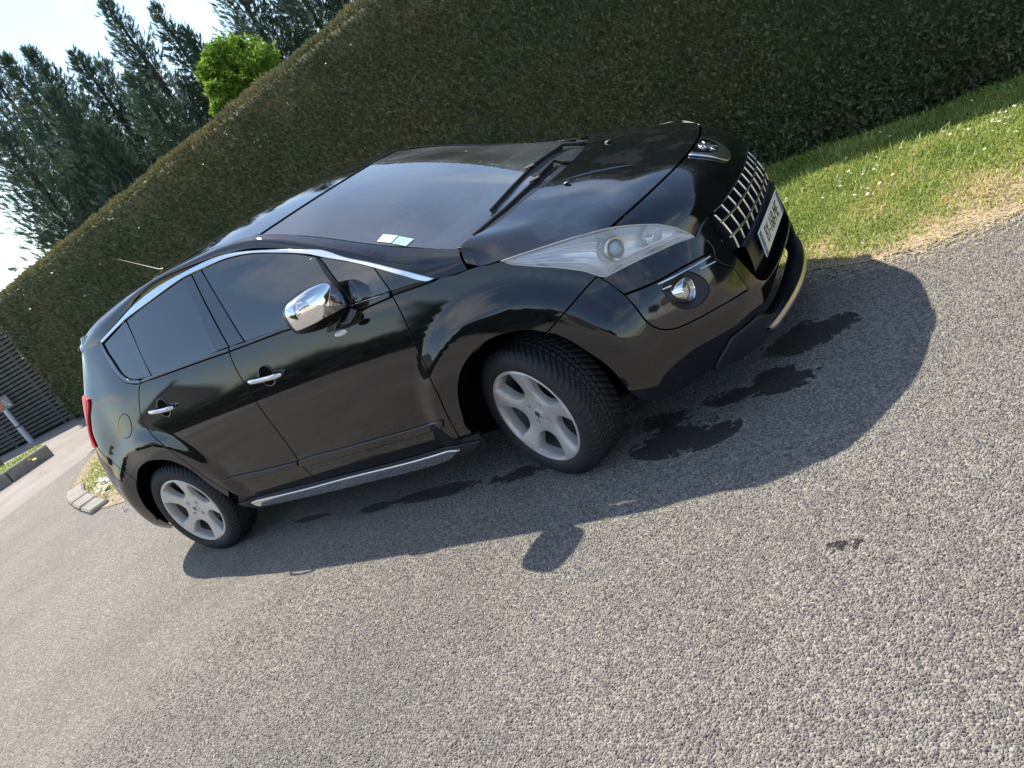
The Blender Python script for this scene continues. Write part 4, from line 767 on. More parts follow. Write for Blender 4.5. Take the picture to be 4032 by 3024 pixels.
# ------------------------------------------------------------------ interior
def seat(x,y,parent):
    s=empty('car_seat',(0,0,0),0,parent)
    solid('seat_cushion',[box((x+.05,y,.55),(.52,.50,.18),b=.06)],M_SEAT,s)
    a=math.radians(-20); R=np.array([[math.cos(a),0,math.sin(a)],[0,1,0],[-math.sin(a),0,math.cos(a)]])
    solid('seat_backrest',[box((x-.32,y,.88),(.16,.48,.62),R,b=.065)],M_SEAT,s)
    solid('headrest',[box((x-.44,y,1.27),(.10,.27,.19),R,b=.05),tube([(x-.40,y-.06,1.12),(x-.43,y-.06,1.22)],.006,6),tube([(x-.40,y+.06,1.12),(x-.43,y+.06,1.22)],.006,6)],M_SEAT,s)
for x,y in ((-1.05,-.38),(-1.05,.38),(-1.9,-.38),(-1.9,.38)): seat(x,y,CAR)
ds=[]
for y in np.linspace(-.68,.68,23):
    k=.43*y*y; bp=math.exp(-((y-.38)/.17)**2)
    ds.append([(.19-k,y,1.045),(.02-.9*k,y,1.085),(-.14-.6*k,y,1.115+.015*bp),(-.27-.35*k,y,1.120+.075*bp),(-.37-.2*k,y,1.095+.085*bp),(-.44,y,1.02+.04*bp),(-.46,y,.88),(-.44,y,.62)])
G,F=patch(ds,'d',None,None,44,24); me=mkmesh('dashboard',G,F,M_DASH); fixn(me); link('dashboard',me,CAR)
ring=[(-.60+.06*math.sin(t)*1.0,.38+.185*math.cos(t),.93+.185*math.sin(t)) for t in np.linspace(0,2*math.pi,30,endpoint=False)]
solid('steering_wheel',[tube(ring,.016,8,closed=True),box((-.60,.38,.93),(.05,.14,.10),b=.02),tube([(-.60,.24,.94),(-.60,.52,.94)],.014,6),tube([(-.60,.38,.93),(-.62,.38,.76)],.014,6)],M_SEAT,CAR)
solid('rear_view_mirror',[box((-.80,0,1.43),(.03,.22,.06),b=.012)],M_SEAT,CAR)
solid('roof_lining',[box((-1.9,0,1.50),(1.7,1.1,.02))],M_LIGHTTRIM,CAR)
# parking slip standing on the dash
solid('dashboard_paper',[(lambda vf:(vf[0],vf[1]))(box((-.13,.10,1.165),(.004,.15,.11)))],M_WHITE,CAR)
# aerial
solid('aerial',[tube([(-2.62,0,1.60),(-2.66,0,1.615),(-2.95,0,1.80)],[.012,.006,.0028],8)],M_SEAL,CAR)
# ------------------------------------------------------------------ wheels (hub at origin, outer face towards -y)
YW=.1105; RR=.2351
def wheel(parent_loc,rz,first):
    W=empty('wheel',parent_loc,rz,CAR)
    for nm,me in first: 
        o=link(nm,me,W)
    return W
def tyre_mesh():
    nr=900; prof=[(.2335,-.098),(.238,-.104),(.250,-.110),(.268,-.1135),(.288,-.112),(.303,-.106),(.314,-.097)]
    tread=[(.3225,-.088)]+[(.3270-.0016*(abs(h)/.085)**2,h) for h in np.linspace(-.080,.080,21)]+[(.3225,.088)]
    inn=[(.314,.097),(.303,.106),(.288,.112),(.268,.1135),(.250,.110),(.2335,.100)]
    pf=prof+tread+inn; V=[];m=len(pf)
    A=np.arange(nr)*2*np.pi/nr
    for a in A:
        for j,(r,h) in enumerate(pf):
            if len(prof)-2<=j<len(prof)+len(tread)+1:
                ph=(a*62/(2*np.pi)+abs(h)*26+ .12*math.sin(h*60))%1.0
                g=1 if ph<.30 else 0
                if abs(abs(h)-.024)<.005 or abs(h)<.003: g=1
                sip=((a*62/(2*np.pi)+abs(h)*26)*3)%1.0
                r=r-.0065*g-(.0018 if sip<.28 else 0)
            V.append((r*math.cos(a),h,r*math.sin(a)))
    F=np.array([[(i*m+j),(i*m+j+1),(((i+1)%nr)*m+j+1),(((i+1)%nr)*m+j)] for i in range(nr) for j in range(m-1)])
    me=fastmesh('tyre',np.array(V),F,M_RUBBER,smooth=True); fixn(me); me.set_sharp_from_angle(angle=math.radians(45)); return me
def rim_face():
    # face outline with five windows
    th=np.linspace(0,2*np.pi,150,endpoint=False); outer=np.stack([.2285*np.cos(th),.2285*np.sin(th)],1)
    holes=[];cham=[]
    for k in range(5):
        c=math.radians(31.5+72*k); pts=[]
        half=math.radians(22.5)
        for a in np.linspace(half,-half,9): pts.append((.2170,a))
        pts+=[(.185,-math.radians(23.5)),(.15,-math.radians(23.5)),(.125,-math.radians(21)),(.108,-math.radians(15)),(.098,-math.radians(6)),(.097,math.radians(4)),(.104,math.radians(14)),(.122,math.radians(22)),(.15,math.radians(24.5)),(.185,math.radians(23.8))]
        holes.append(np.array([(r*math.cos(c+a),r*math.sin(c+a)) for r,a in pts]))
    bolts=[]
    for k in range(4):
        c=math.radians(38+90*k); t=np.linspace(0,2*np.pi,14,endpoint=False)[::-1]; bolts.append(np.stack([.054*math.cos(c)+.0125*np.cos(t),.054*math.sin(c)+.0125*np.sin(t)],1))
    hs=[resample(h,.008,60) for h in holes]; hs=[h if area(h)<0 else h[::-1] for h in hs]; bs_=[b if area(b)<0 else b[::-1] for b in bolts]
    def dep(P):
        r=np.hypot(P[:,0],P[:,1]); base=np.interp(r,[0,.05,.09,.13,.17,.205,.2285],[.030,.029,.0275,.021,.013,.006,.0025])
        # spokes crowned: lower towards the windows
        dmin=np.min([distseg(P,h) for h in hs],axis=0); return base+.006*np.exp(-dmin/.008)
    rb=.004
    Q,F,imap=triangulate([outer]+[inset(h,rb) for h in hs]+[inset(b,.001) for b in bs_],.011)
    V=[np.array([x,-YW+d,z]) for (x,z),d in zip(Q,dep(Q))]
    F=list(F); k=len(outer)
    for hl_,kind in [(h,0) for h in hs]+[(b,1) for b in bs_]:
        m=len(hl_); A=[imap[k+j] for j in range(m)]; k+=m; d=dep(hl_); s=len(V)
        ctr=hl_.mean(0)
        if kind==0:
            rings=[(hl_,d+.006),(hl_+(ctr-hl_)*.035,d+.020),(hl_+(ctr-hl_)*.06,d*0+.062)]
        else: rings=[(hl_,d+.002),(hl_+(ctr-hl_)*.12,d+.020),(ctr+(hl_-ctr)*.05,d+.021)]
        prev=A
        for P,dd in rings:
            s=len(V); V+=[np.array([x,-YW+q,z]) for (x,z),q in zip(P,dd)]; cur=[s+j for j in range(m)]
            for j in range(m): F.append((prev[j],prev[(j+1)%m],cur[(j+1)%m],cur[j]))
            prev=cur
    # outer lip
    prev=[imap[j] for j in range(len(outer))]; m=len(outer)
    for r,dd in ((.2325,.0),(.2352,.002),(.2345,.012),(.225,.016),(.222,.07)):
        s=len(V); V+=[np.array([r*math.cos(t),-YW+dd+.004,r*math.sin(t)]) for t in th]; cur=[s+j for j in range(m)]
        for j in range(m): F.append((prev[j],cur[j],cur[(j+1)%m],prev[(j+1)%m]))
        prev=cur
    me=mkmesh('rim',np.array(V),F,M_ALLOY,smooth=False); fixn(me)
    # make sure the face looks outwards
    bm=bmesh.new(); bm.from_mesh(me); bm.faces.ensure_lookup_table()
    if bm.faces[5].normal.y>0: bmesh.ops.reverse_faces(bm,faces=bm.faces[:])
    bm.to_mesh(me); bm.free()
    me.polygons.foreach_set('use_smooth',[True]*len(me.polygons)); me.set_sharp_from_angle(angle=math.radians(32)); return me
def tmp_mesh(nm,parts,mat,ang=35):
    V,F=merge(parts); me=mkmesh(nm,V,F,mat,smooth=False); fixn(me); me.polygons.foreach_set('use_smooth',[True]*len(me.polygons)); me.set_sharp_from_angle(angle=math.radians(ang)); return me
barrel=tmp_mesh('rim_barrel',[lathe([(.222,-.05),(.205,-.01),(.200,.09),(.232,.10)],72),lathe([(.20,.06),(.03,.06)],48)],M_ALLOY_IN)
disc=tmp_mesh('brake_disc',[lathe([(.142,-.020),(.142,.004),(.06,.004),(.06,-.020)],60,closed=True),lathe([(.062,-.05),(.062,.0),(.001,.0)],40)],pmat('brake_disc_steel',(.16,.145,.13),.45,metal=.7,var=.4,vscale=20))
calip=tmp_mesh('brake_caliper',[box((-.125,-.012,.03),(.06,.07,.15),b=.012)],pmat('caliper_iron',(.05,.045,.042),.7))
capm=tmp_mesh('hub_cap',[(lambda vf:(vf[0]+np.array([0,-YW+.029,0]),vf[1]))(lathe([(.0285,.003),(.0285,-.002),(.027,-.0035),(.012,-.0045),(.0005,-.0048)],36))],M_ALLOY)
LV_=np.array(LION)*.019; Qm=resample(LV_,.0015,80); Qm=Qm if area(Qm)>0 else Qm[::-1]
q_,f_l,_=triangulate([Qm],.004); lionm=mkmesh('cap_emblem',[(x,-YW+.0235,z) for x,z in q_],[f[::-1] for f in f_l],M_CHROME_D,smooth=False); fixn(lionm)
valve=tmp_mesh('valve_cap',[tube([(.155,-YW+.05,-.13),(.150,-YW+.018,-.125)],.006,8)],M_SEAL)
WM_=[('tyre',tyre_mesh()),('rim',rim_face()),('rim_barrel',barrel),('brake_disc',disc),('brake_caliper',calip),('hub_cap',capm),('cap_emblem',lionm),('valve_cap',valve)]
STEER=-.35796
ZW=.3225
wfr=wheel((0,-.763,ZW),STEER*-1*-1,WM_); wfr.rotation_euler=(0,math.radians(-12),STEER*1)
wrr=wheel((-2.613,-.764,ZW),0,WM_); wrr.rotation_euler=(.02,math.radians(0),0)
for (x,y,rz) in ((0,.763,math.pi+STEER),(-2.613,.764,math.pi)): wheel((x,y,ZW),rz,WM_)
# ------------------------------------------------------------------ ground
def nodes_asphalt():
    m,n,l,p=new_mat('exposed_aggregate_asphalt'); t=n.new('ShaderNodeTexCoord'); O=t.outputs['Object']
    def tex(kind,scale,**k):
        x=n.new(kind); x.inputs['Scale'].default_value=scale; l.new(O,x.inputs['Vector'])
        for a,b in k.items(): x.inputs[a].default_value=b
        return x
    v=tex('ShaderNodeTexVoronoi',98); v2=tex('ShaderNodeTexVoronoi',98); v2.feature='DISTANCE_TO_EDGE'
    # each chipping its own grey
    sh=n.new('ShaderNodeSeparateColor'); l.new(v.outputs['Color'],sh.inputs[0])
    r=n.new('ShaderNodeValToRGB'); e=r.color_ramp.elements; e[0].position=0; e[0].color=(.075,.070,.067,1); e[1].position=1; e[1].color=(.33,.300,.255,1)
    x=r.color_ramp.elements.new(.55); x.color=(.185,.170,.153,1); l.new(sh.outputs[0],r.inputs[0])
    big=tex('ShaderNodeTexNoise',.55,Detail=6,Roughness=.6); fine=tex('ShaderNodeTexNoise',160,Detail=3)
    # pale dusty binder in the joints
    jr=n.new('ShaderNodeMapRange'); jr.inputs[1].default_value=.03; jr.inputs[2].default_value=.15; jr.inputs[3].default_value=1; jr.inputs[4].default_value=0; l.new(v2.outputs['Distance'],jr.inputs[0])
    bc=n.new('ShaderNodeMixRGB'); bc.inputs[1].default_value=(.31,.282,.232,1); bc.inputs[2].default_value=(.40,.36,.295,1); l.new(big.outputs['Fac'],bc.inputs[0])
    mx=n.new('ShaderNodeMixRGB'); l.new(jr.outputs[0],mx.inputs[0]); l.new(r.outputs[0],mx.inputs[1]); l.new(bc.outputs[0],mx.inputs[2])
    # worn lighter / darker areas
    br=n.new('ShaderNodeMapRange'); br.inputs[1].default_value=.3; br.inputs[2].default_value=.7; br.inputs[3].default_value=.82; br.inputs[4].default_value=1.16; l.new(big.outputs['Fac'],br.inputs[0])
    mu=n.new('ShaderNodeMixRGB'); mu.blend_type='MULTIPLY'; mu.inputs[0].default_value=1; l.new(mx.outputs[0],mu.inputs[1]); l.new(br.outputs[0],mu.inputs[2])
    # damp stains where the car has dripped: spots with ragged edges
    wn=tex('ShaderNodeTexNoise',3.2,Detail=8,Roughness=.66); wn2=tex('ShaderNodeTexNoise',30,Detail=4,Roughness=.6)
    acc=None
    sx=n.new('ShaderNodeSeparateXYZ'); l.new(O,sx.inputs[0])
    def M(op,a,b=None):
        q=n.new('ShaderNodeMath'); q.operation=op
        for i,vv in enumerate((a,b)):
            if vv is None: continue
            if isinstance(vv,(int,float)): q.inputs[i].default_value=vv
            else: l.new(vv,q.inputs[i])
        return q.outputs[0]
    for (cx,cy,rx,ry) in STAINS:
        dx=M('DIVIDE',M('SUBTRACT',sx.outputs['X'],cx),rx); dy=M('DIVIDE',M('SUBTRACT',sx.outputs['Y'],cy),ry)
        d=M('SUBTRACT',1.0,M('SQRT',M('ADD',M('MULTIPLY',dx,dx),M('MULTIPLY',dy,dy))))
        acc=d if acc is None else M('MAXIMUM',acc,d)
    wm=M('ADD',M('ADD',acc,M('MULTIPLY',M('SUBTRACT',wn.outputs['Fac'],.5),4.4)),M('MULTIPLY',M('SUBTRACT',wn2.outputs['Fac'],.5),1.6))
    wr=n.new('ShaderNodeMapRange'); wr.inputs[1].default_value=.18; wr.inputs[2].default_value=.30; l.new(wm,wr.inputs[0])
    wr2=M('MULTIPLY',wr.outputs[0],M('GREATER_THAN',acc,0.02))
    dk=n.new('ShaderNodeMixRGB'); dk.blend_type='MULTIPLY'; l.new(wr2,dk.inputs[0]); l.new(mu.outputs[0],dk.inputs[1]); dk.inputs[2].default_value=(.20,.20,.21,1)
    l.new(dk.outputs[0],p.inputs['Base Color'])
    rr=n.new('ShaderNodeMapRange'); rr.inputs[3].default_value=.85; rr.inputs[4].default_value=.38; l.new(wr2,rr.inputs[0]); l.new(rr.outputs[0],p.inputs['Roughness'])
    hm=M('ADD',M('MINIMUM',v2.outputs['Distance'],.22),M('MULTIPLY',fine.outputs['Fac'],.10))
    b=n.new('ShaderNodeBump'); b.inputs['Strength'].default_value=1.0; b.inputs['Distance'].default_value=.020; l.new(hm,b.inputs['Height']); l.new(b.outputs[0],p.inputs['Normal'])
    return m
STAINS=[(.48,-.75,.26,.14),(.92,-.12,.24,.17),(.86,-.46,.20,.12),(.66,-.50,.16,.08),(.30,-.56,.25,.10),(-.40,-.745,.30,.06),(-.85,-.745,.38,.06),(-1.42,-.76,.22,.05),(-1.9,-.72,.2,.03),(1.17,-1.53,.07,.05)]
M_ASPH=nodes_asphalt()
def sheet(name,pts,z,mat,kind='structure',thick=None):
    me=mkmesh(name,[(x,y,z) for x,y in pts],[tuple(range(len(pts)))],mat,smooth=False); o=link(name,me); tag(o,kind=kind); return o
sheet('ground',[(-160,-160),(160,-160),(160,160),(-160,160)],-.012,pmat('dry_soil',(.12,.095,.07),.95,var=.4,vscale=3))
sheet('driveway',[(-9.6,-1.2),(-9.6,2.6),(-8.4,1.9),(-7.0,1.2),(-5,.7),(-2,.72),(.5,.9),(1.2,.70),(1.9,.7),(4,.7),(12,.7),(12,-20),(-9.6,-20)],0,M_ASPH)
M_ROAD=pmat('worn_pinkish_road',(.265,.235,.21),.9,bump=.5,bscale=260,var=.18,vscale=1.2)
sheet('road',[(-60,-20),(-9.6,-20),(-9.6,2.32),(-9.9,2.9),(-10.3,3.6),(-10.0,6.5),(-14,6.0),(-60,-4.5)],-.004,M_ROAD)
sheet('far_road',[(12,-20),(60,-20),(60,1),(12,1)],-.004,M_ROAD)
# faded white road paint
sheet('road_marking',[(-7.4,-.62),(-8.9,.12),(-9.0,.02),(-7.6,-.82)],.004,pmat('faded_road_paint',(.55,.54,.52),.8,var=.3,vscale=20))
M_SOIL=pmat('verge_soil',(.30,.235,.155),.95,bump=.8,bscale=60,var=.45,vscale=6)
def verge_edge(x): return np.interp(x,[-9.35,-8.98,-8.72,-8.4,-8.04,-7.84,-7.6,-7.07,-6.4,-6.0,-5,-2,.5,.8,1.17,1.5,1.8,3,12],[2.33,1.98,1.72,1.44,1.19,.99,.90,.68,.45,.33,.35,.48,.62,.62,.46,.45,.50,.55,.6])
xs=np.linspace(-9.3,12,160); vp=[(x,verge_edge(x)) for x in xs]+[(12,1.2),(-9.3,4.5)]
sheet('verge',vp,.006,M_SOIL)
# ------------------------------------------------------------------ chippings standing out of the near asphalt
def chippings():
    # rounded stones, most of them where the camera is close
    th=np.arange(5)*np.pi*2/5
    base=np.vstack([[(math.cos(a),math.sin(a),-.25) for a in th],[(.72*math.cos(a+.5),.72*math.sin(a+.5),.50) for a in th],[(0,0,.74)]]); F0=[]
    for k in range(5):
        k2=(k+1)%5; F0+=[(k,k2,5+k),(k2,5+k2,5+k),(5+k,5+k2,10)]
    F0=np.array(F0)
    P=[];dens=15500
    x=rng.uniform(-4.2,4.2,900000); y=rng.uniform(-3.1,1.0,900000)
    d=np.sqrt((x-CAM_LOC[0])**2+(y-CAM_LOC[1])**2+CAM_LOC[2]**2)
    keep=rng.random(len(x))<np.clip((4.5-d)/1.5,0,1); x,y,d=x[keep],y[keep],d[keep]
    # in the frame (with a margin) only
    q=np.stack([x-CAM_LOC[0],y-CAM_LOC[1],0*x-CAM_LOC[2]],1); R=np.array(_R);D=np.array(_D);f=np.array(_f)
    u=q@R/(q@f)*3147/4032; v=q@D/(q@f)*3147/4032; k=(abs(u)<.62)&(abs(v)<.50)&((q@f)>0); x,y=x[k],y[k]
    # thin out so that stones do not overlap much (grid of 9.5 mm cells, jittered)
    for (cx,cy,rx,ry) in STAINS:
        k=((x-cx)/rx)**2+((y-cy)/ry)**2>1.25; x,y=x[k],y[k]
    cell=np.round(np.stack([x,y],1)/.0100).astype(int); _,ui=np.unique(cell,axis=0,return_index=True); x,y=x[ui],y[ui]; cell=cell[ui]
    x=cell[:,0]*.0100+(cell[:,1]%2)*.0047+rng.uniform(-.0036,.0036,len(x)); y=cell[:,1]*.0100+rng.uniform(-.0036,.0036,len(x))
    n=len(x); a=rng.uniform(0,6.28,n); s=.0026+.0042*rng.random(n)**1.5; el=rng.uniform(.55,1.0,n)
    c,sn=np.cos(a),np.sin(a)
    B=base[None].repeat(n,0)*(1+rng.uniform(-.2,.2,(n,11,1)))
    X=B[...,0]*s[:,None]; Y=B[...,1]*(s*el)[:,None]; Zz=B[...,2]*(s*rng.uniform(.45,.95,n))[:,None]
    V=np.stack([x[:,None]+X*c[:,None]-Y*sn[:,None],y[:,None]+X*sn[:,None]+Y*c[:,None],Zz+.0004],2).reshape(-1,3)
    F=(F0[None]+11*np.arange(n)[:,None,None]).reshape(-1,3)
    col=np.repeat(rng.random(n),11)
    m,nn,l,p=new_mat('stone_chippings'); at=nn.new('ShaderNodeAttribute'); at.attribute_name='tint'; r=nn.new('ShaderNodeValToRGB'); e=r.color_ramp.elements
    e[0].color=(.085,.079,.076,1); e[1].color=(.30,.272,.232,1); z=r.color_ramp.elements.new(.6); z.color=(.175,.160,.146,1); l.new(at.outputs['Fac'],r.inputs[0]); l.new(r.outputs[0],p.inputs['Base Color']); p.inputs['Roughness'].default_value=.75
    o=link('stone_chippings',fastmesh('stone_chippings',V,F,m,col=col)); tag(o,'grey stone chippings bedded in the pale foreground asphalt',kind='stuff'); return n
NCHIP=chippings(); print('CHIPS',NCHIP)
# ------------------------------------------------------------------ leaf material
def leafmat(name,cols,trans=.35,rough=.55,nscale=2.0,spec=.35):
    m,n,l,p=new_mat(name); t=n.new('ShaderNodeTexCoord'); at=n.new('ShaderNodeAttribute'); at.attribute_name='tint'
    x=n.new('ShaderNodeTexNoise'); x.inputs['Scale'].default_value=nscale; x.inputs['Detail'].default_value=4; l.new(t.outputs['Object'],x.inputs['Vector'])
    s=n.new('ShaderNodeMath'); s.operation='MULTIPLY_ADD'; l.new(x.outputs['Fac'],s.inputs[0]); s.inputs[1].default_value=.9; l.new(at.outputs['Fac'],s.inputs[2])
    s2=n.new('ShaderNodeMath'); s2.operation='SUBTRACT'; l.new(s.outputs[0],s2.inputs[0]); s2.inputs[1].default_value=.45
    r=n.new('ShaderNodeValToRGB'); els=r.color_ramp.elements
    while len(els)<len(cols): els.new(.5)
    for e,(pos,c) in zip(sorted(els,key=lambda e:e.position),cols): e.position=pos; e.color=(*c,1)
    l.new(s2.outputs[0],r.inputs[0]); l.new(r.outputs[0],p.inputs['Base Color']); p.inputs['Roughness'].default_value=rough; p.inputs['Specular IOR Level'].default_value=spec
    tr=n.new('ShaderNodeBsdfTranslucent'); l.new(r.outputs[0],tr.inputs[0]); mx=n.new('ShaderNodeMixShader'); mx.inputs[0].default_value=trans
    l.new(p.outputs[0],mx.inputs[1]); l.new(tr.outputs[0],mx.inputs[2]); l.new(mx.outputs[0],n['Material Output'].inputs[0]); return m
def unitv(v): return v/np.maximum(np.linalg.norm(v,axis=-1,keepdims=True),1e-9)
def sprigs(P,D,size,leaf=5,spread=.9,width=.16,curl=.35,flat=None,tint=None):
    """feathery shoots: each shoot is a stem of leaflets fanned about direction D at P"""
    n=len(P); D=unitv(D); ref=rng.normal(size=(n,3)); U=unitv(np.cross(D,ref)); W=np.cross(D,U)
    Vs=[];Ts=[]
    for k in range(leaf):
        f=k/max(1,leaf-1); sg=1 if k%2 else -1
        a=spread*(1-f)*sg if k<leaf-1 else 0
        b=P+D*(size*f*.62)[:,None]
        d=unitv(D*math.cos(a)+U*math.sin(a)+W*rng.uniform(-curl,curl,(n,1)))
        ln=(size*(.62-.25*f if k<leaf-1 else .42))[:,None]; wv=unitv(np.cross(d,W+.3*rng.normal(size=(n,3))))*(size*width)[:,None]
        tip=b+d*ln; mid=b+d*ln*.45
        Vs.append(np.stack([b+wv*.75,tip,b-wv*.75],1))
    V=np.concatenate(Vs,1).reshape(-1,3); m=3*leaf
    F=(np.array([[3*k,3*k+1,3*k+2] for k in range(leaf)])[None]+m*np.arange(n)[:,None,None]).reshape(-1,3)
    T=np.repeat(rng.random(n) if tint is None else tint,m)
    return V,F,T
# ------------------------------------------------------------------ clipped hedge
HP0=np.array([0,2.90]); HD=np.array([-.9874,.1580]); HN=np.array([-.158,-.9874])  # along (towards the far end), outward (towards the car)
HEND=14.82; HSTART=-9.0; HTOP=2.74; HTH=1.25
def hbump(s,z): return .020*np.sin(s*1.7+z*.9)+.012*np.sin(s*4.1-z*2.3)+.008*np.sin(s*9.3+z*5.1)+.006*np.sin(z*11+s*3)
HEDGE=empty('hedge',(HP0[0],HP0[1],0)); tag(HEDGE,'tall clipped evergreen hedge running along the grass verge behind the car','hedge')
M_HEDGE=leafmat('hedge_leaf',[(0,(.070,.105,.045)),(.42,(.120,.160,.070)),(.70,(.160,.175,.078)),(.92,(.22,.175,.085)),(1,(.27,.18,.10))],trans=.22,rough=.38,spec=.7,nscale=1.6)
M_HEDGETOP=leafmat('hedge_top_leaf',[(0,(.10,.11,.045)),(.45,(.17,.165,.065)),(.8,(.23,.19,.085)),(1,(.27,.20,.10))],trans=.35,nscale=2.5)
def hpos(s,z,d): 
    xy=HD[None]*s[:,None]+HN[None]*d[:,None]; return np.concatenate([xy,z[:,None]],1)
def hedge_density(s):
    x=HD[0]*s; dist=np.hypot(x-CAM_LOC[0],2.6+3.4); return np.clip(6.4/dist,.30,1.0)
def hedge_face():
    S_=[];
    N0=190000
    s=rng.uniform(HSTART,HEND,N0*3); k=rng.random(len(s))<hedge_density(s)**1.9; s=s[k][:N0]
    z=rng.uniform(.02,1.0,len(s))*HTOP
    low=np.clip((.42-z)/.42,0,1); d=hbump(s,z)-.07*low**1.5*(.5+.5*np.sin(s*2.3+1))+.05*np.clip((.5-z)/.3,0,1)*np.sin(s*3.7)**2+rng.uniform(-.035,.010,len(s))
    top=np.clip((z-HTOP+.12)/.12,0,1); d-=.05*top**2
    nrm=np.concatenate([np.repeat(HN[None],len(s),0),np.full((len(s),1),.10)],1)
    size=rng.uniform(.022,.046,len(s))/hedge_density(s)**.8*(1+.6*np.clip((.7-z)/.7,0,1)); drn=nrm*.55+rng.normal(size=(len(s),3))*.50+np.array([0,0,.55])*(1-1.6*np.clip((.5-z)/.5,0,1))[:,None]
    t=np.clip(.46+.17*rng.normal(size=len(s))+.12*top+.05*np.clip(s/8,-1,1)+.13*np.sin(s*.9+z*1.1)*np.sin(s*.37+2*z),0,1)
    return sprigs(hpos(s,z,d),drn,size,leaf=4,spread=.75,width=.19,tint=t)
V,F,T=hedge_face(); link('foliage',fastmesh('foliage',V,F,M_HEDGE,col=T),HEDGE)['kind']='stuff'
def hedge_end():
    n=9000; a=rng.uniform(-HTH,0.02,n); z=rng.uniform(.03,HTOP,n); s=HEND+rng.uniform(-.05,.03,n)+.04*np.sin(z*5+a*3)
    drn=np.concatenate([np.repeat(HD[None],n,0),np.full((n,1),.1)],1)*.8+rng.normal(size=(n,3))*.6
    return sprigs(hpos(s,z,a),drn,rng.uniform(.08,.15,n),leaf=4,spread=.8,width=.17)
V,F,T=hedge_end(); link('end_foliage',fastmesh('end_foliage',V,F,M_HEDGE,col=T),HEDGE)['kind']='stuff'
def hedge_top():
    n=36000; s=rng.uniform(HSTART,HEND,n*2); k=rng.random(len(s))<hedge_density(s)**1.4; s=s[k][:n]; a=-rng.random(len(s))**1.6*HTH+.02
    z=HTOP+.012*np.sin(s*3.1)+.008*np.sin(s*7.7+a*4)+rng.uniform(-.025,.010,len(s))-.05*np.clip((a+.05)/.07,0,1)
    drn=np.array([0,0,1.])+rng.normal(size=(len(s),3))*.55
    return sprigs(hpos(s,z,a),drn,rng.uniform(.022,.045,len(s))/hedge_density(s)**.8,leaf=4,spread=.7,width=.17)
V,F,T=hedge_top(); link('clipped_top',fastmesh('clipped_top',V,F,M_HEDGETOP,col=T),HEDGE)['kind']='stuff'
def hcore():
    a=[];ns=120
    for i in range(ns+1):
        s=HSTART+(HEND-.10-HSTART)*i/ns
        for d,z in ((-.16,.02),(-.11,.40),(-.085,1.0),(-.085,HTOP-.12),(-.14,HTOP-.045),(-HTH,HTOP-.05),(-HTH,.02)):
            zz=np.array([z]); ss=np.array([s]); p=hpos(ss,zz,np.array([d+(float(hbump(ss,zz)[0]) if d>-.2 else 0)]))[0]; a.append(p)
    F=[(i*7+j,i*7+j+1,(i+1)*7+j+1,(i+1)*7+j) for i in range(ns) for j in range(6)]+[tuple(range(7)),tuple(ns*7+j for j in range(7))[::-1]]
    return a,F
V,F=hcore(); link('light_block_core',mkmesh('light_block_core',V,F,pmat('hedge_shade_core',(.085,.090,.045),.95,var=.5,vscale=20)),HEDGE)  # unseen solid core added to block light through the foliage
# ------------------------------------------------------------------ grass
M_GRASS=leafmat('grass_blade',[(0,(.20,.30,.06)),(.38,(.33,.42,.09)),(.6,(.48,.50,.15)),(.8,(.62,.52,.25)),(1,(.72,.58,.34))],trans=.40,nscale=3.0,rough=.5)
def blades(x,y,h,tint,z0=.006,lean=1.15,wd=.0034):
    n=len(x); P=np.stack([x,y,np.full(n,z0)],1); a=rng.uniform(0,6.28,n); ln=rng.uniform(.1,1,n)*lean
    d=np.stack([np.cos(a)*ln,np.sin(a)*ln,np.ones(n)],1); d=unitv(d); sidev=np.stack([-np.sin(a),np.cos(a),0*a],1)*(wd*(.6+.8*rng.random(n)))[:,None]
    mid=P+d*(h*.55)[:,None]; tip=P+d*(h*.8)[:,None]+np.stack([np.cos(a),np.sin(a),-.3+0*a],1)*(h*ln*.45)[:,None]
    V=np.stack([P-sidev,P+sidev,mid+sidev*.8,tip,mid-sidev*.8],1).reshape(-1,3)
    F3=np.array([[0,1,2],[0,2,4],[4,2,3]]); F=(F3[None]+5*np.arange(n)[:,None,None]).reshape(-1,3)
    return V,F,np.repeat(tint,5)
def hedge_y(x): return 2.90-.16*x
def grass_region(n,x0,x1,seed=0,bald=True):
    x=rng.uniform(x0,x1,n); lo=verge_edge(x)-.05; hi=hedge_y(x)+.10; y=lo+(hi-lo)*rng.random(n); f=(y-lo)/(hi-lo)
    nz=.5+.25*np.sin(x*3.1+y*2.2)+.15*np.sin(x*7.3-y*5.1)+.1*np.sin(x*13+y*11)
    dry=np.clip(1.02-f*2.5+.9*(nz-.5),0,1)
    keep=rng.random(n)<np.clip(1.0-.62*dry-.7*np.clip((.10-f)/.10,0,1)-.45*np.clip((f-.90)/.1,0,1),.05,1)
    x,y,f,dry,nz=x[keep],y[keep],f[keep],dry[keep],nz[keep]
    h=(.025+.050*np.clip(f*1.5,0,1)*nz+.012*rng.random(len(x)))*(1-.35*dry); h*=np.where(rng.random(len(x))<.04,1.8,1)
    t=np.clip(.30+.22*(nz-.5)+.70*dry*rng.random(len(x))**.5+.16*rng.normal(size=len(x)),0,1)
    return x,y,h,t
parts=[]
x,y,h,t=grass_region(112000,.75,4.6); parts.append(blades(x,y,h,t))
x,y,h,t=grass_region(36000,-.7,.75); parts.append(blades(x,y,h,t))
x,y,h,t=grass_region(34000,-9.2,-4.5); parts.append(blades(x,y,h*1.1,t*.7,wd=.006))
V=np.vstack([p[0] for p in parts]); k=0; FF=[]
for p in parts: FF.append(p[1]+k); k+=len(p[0])
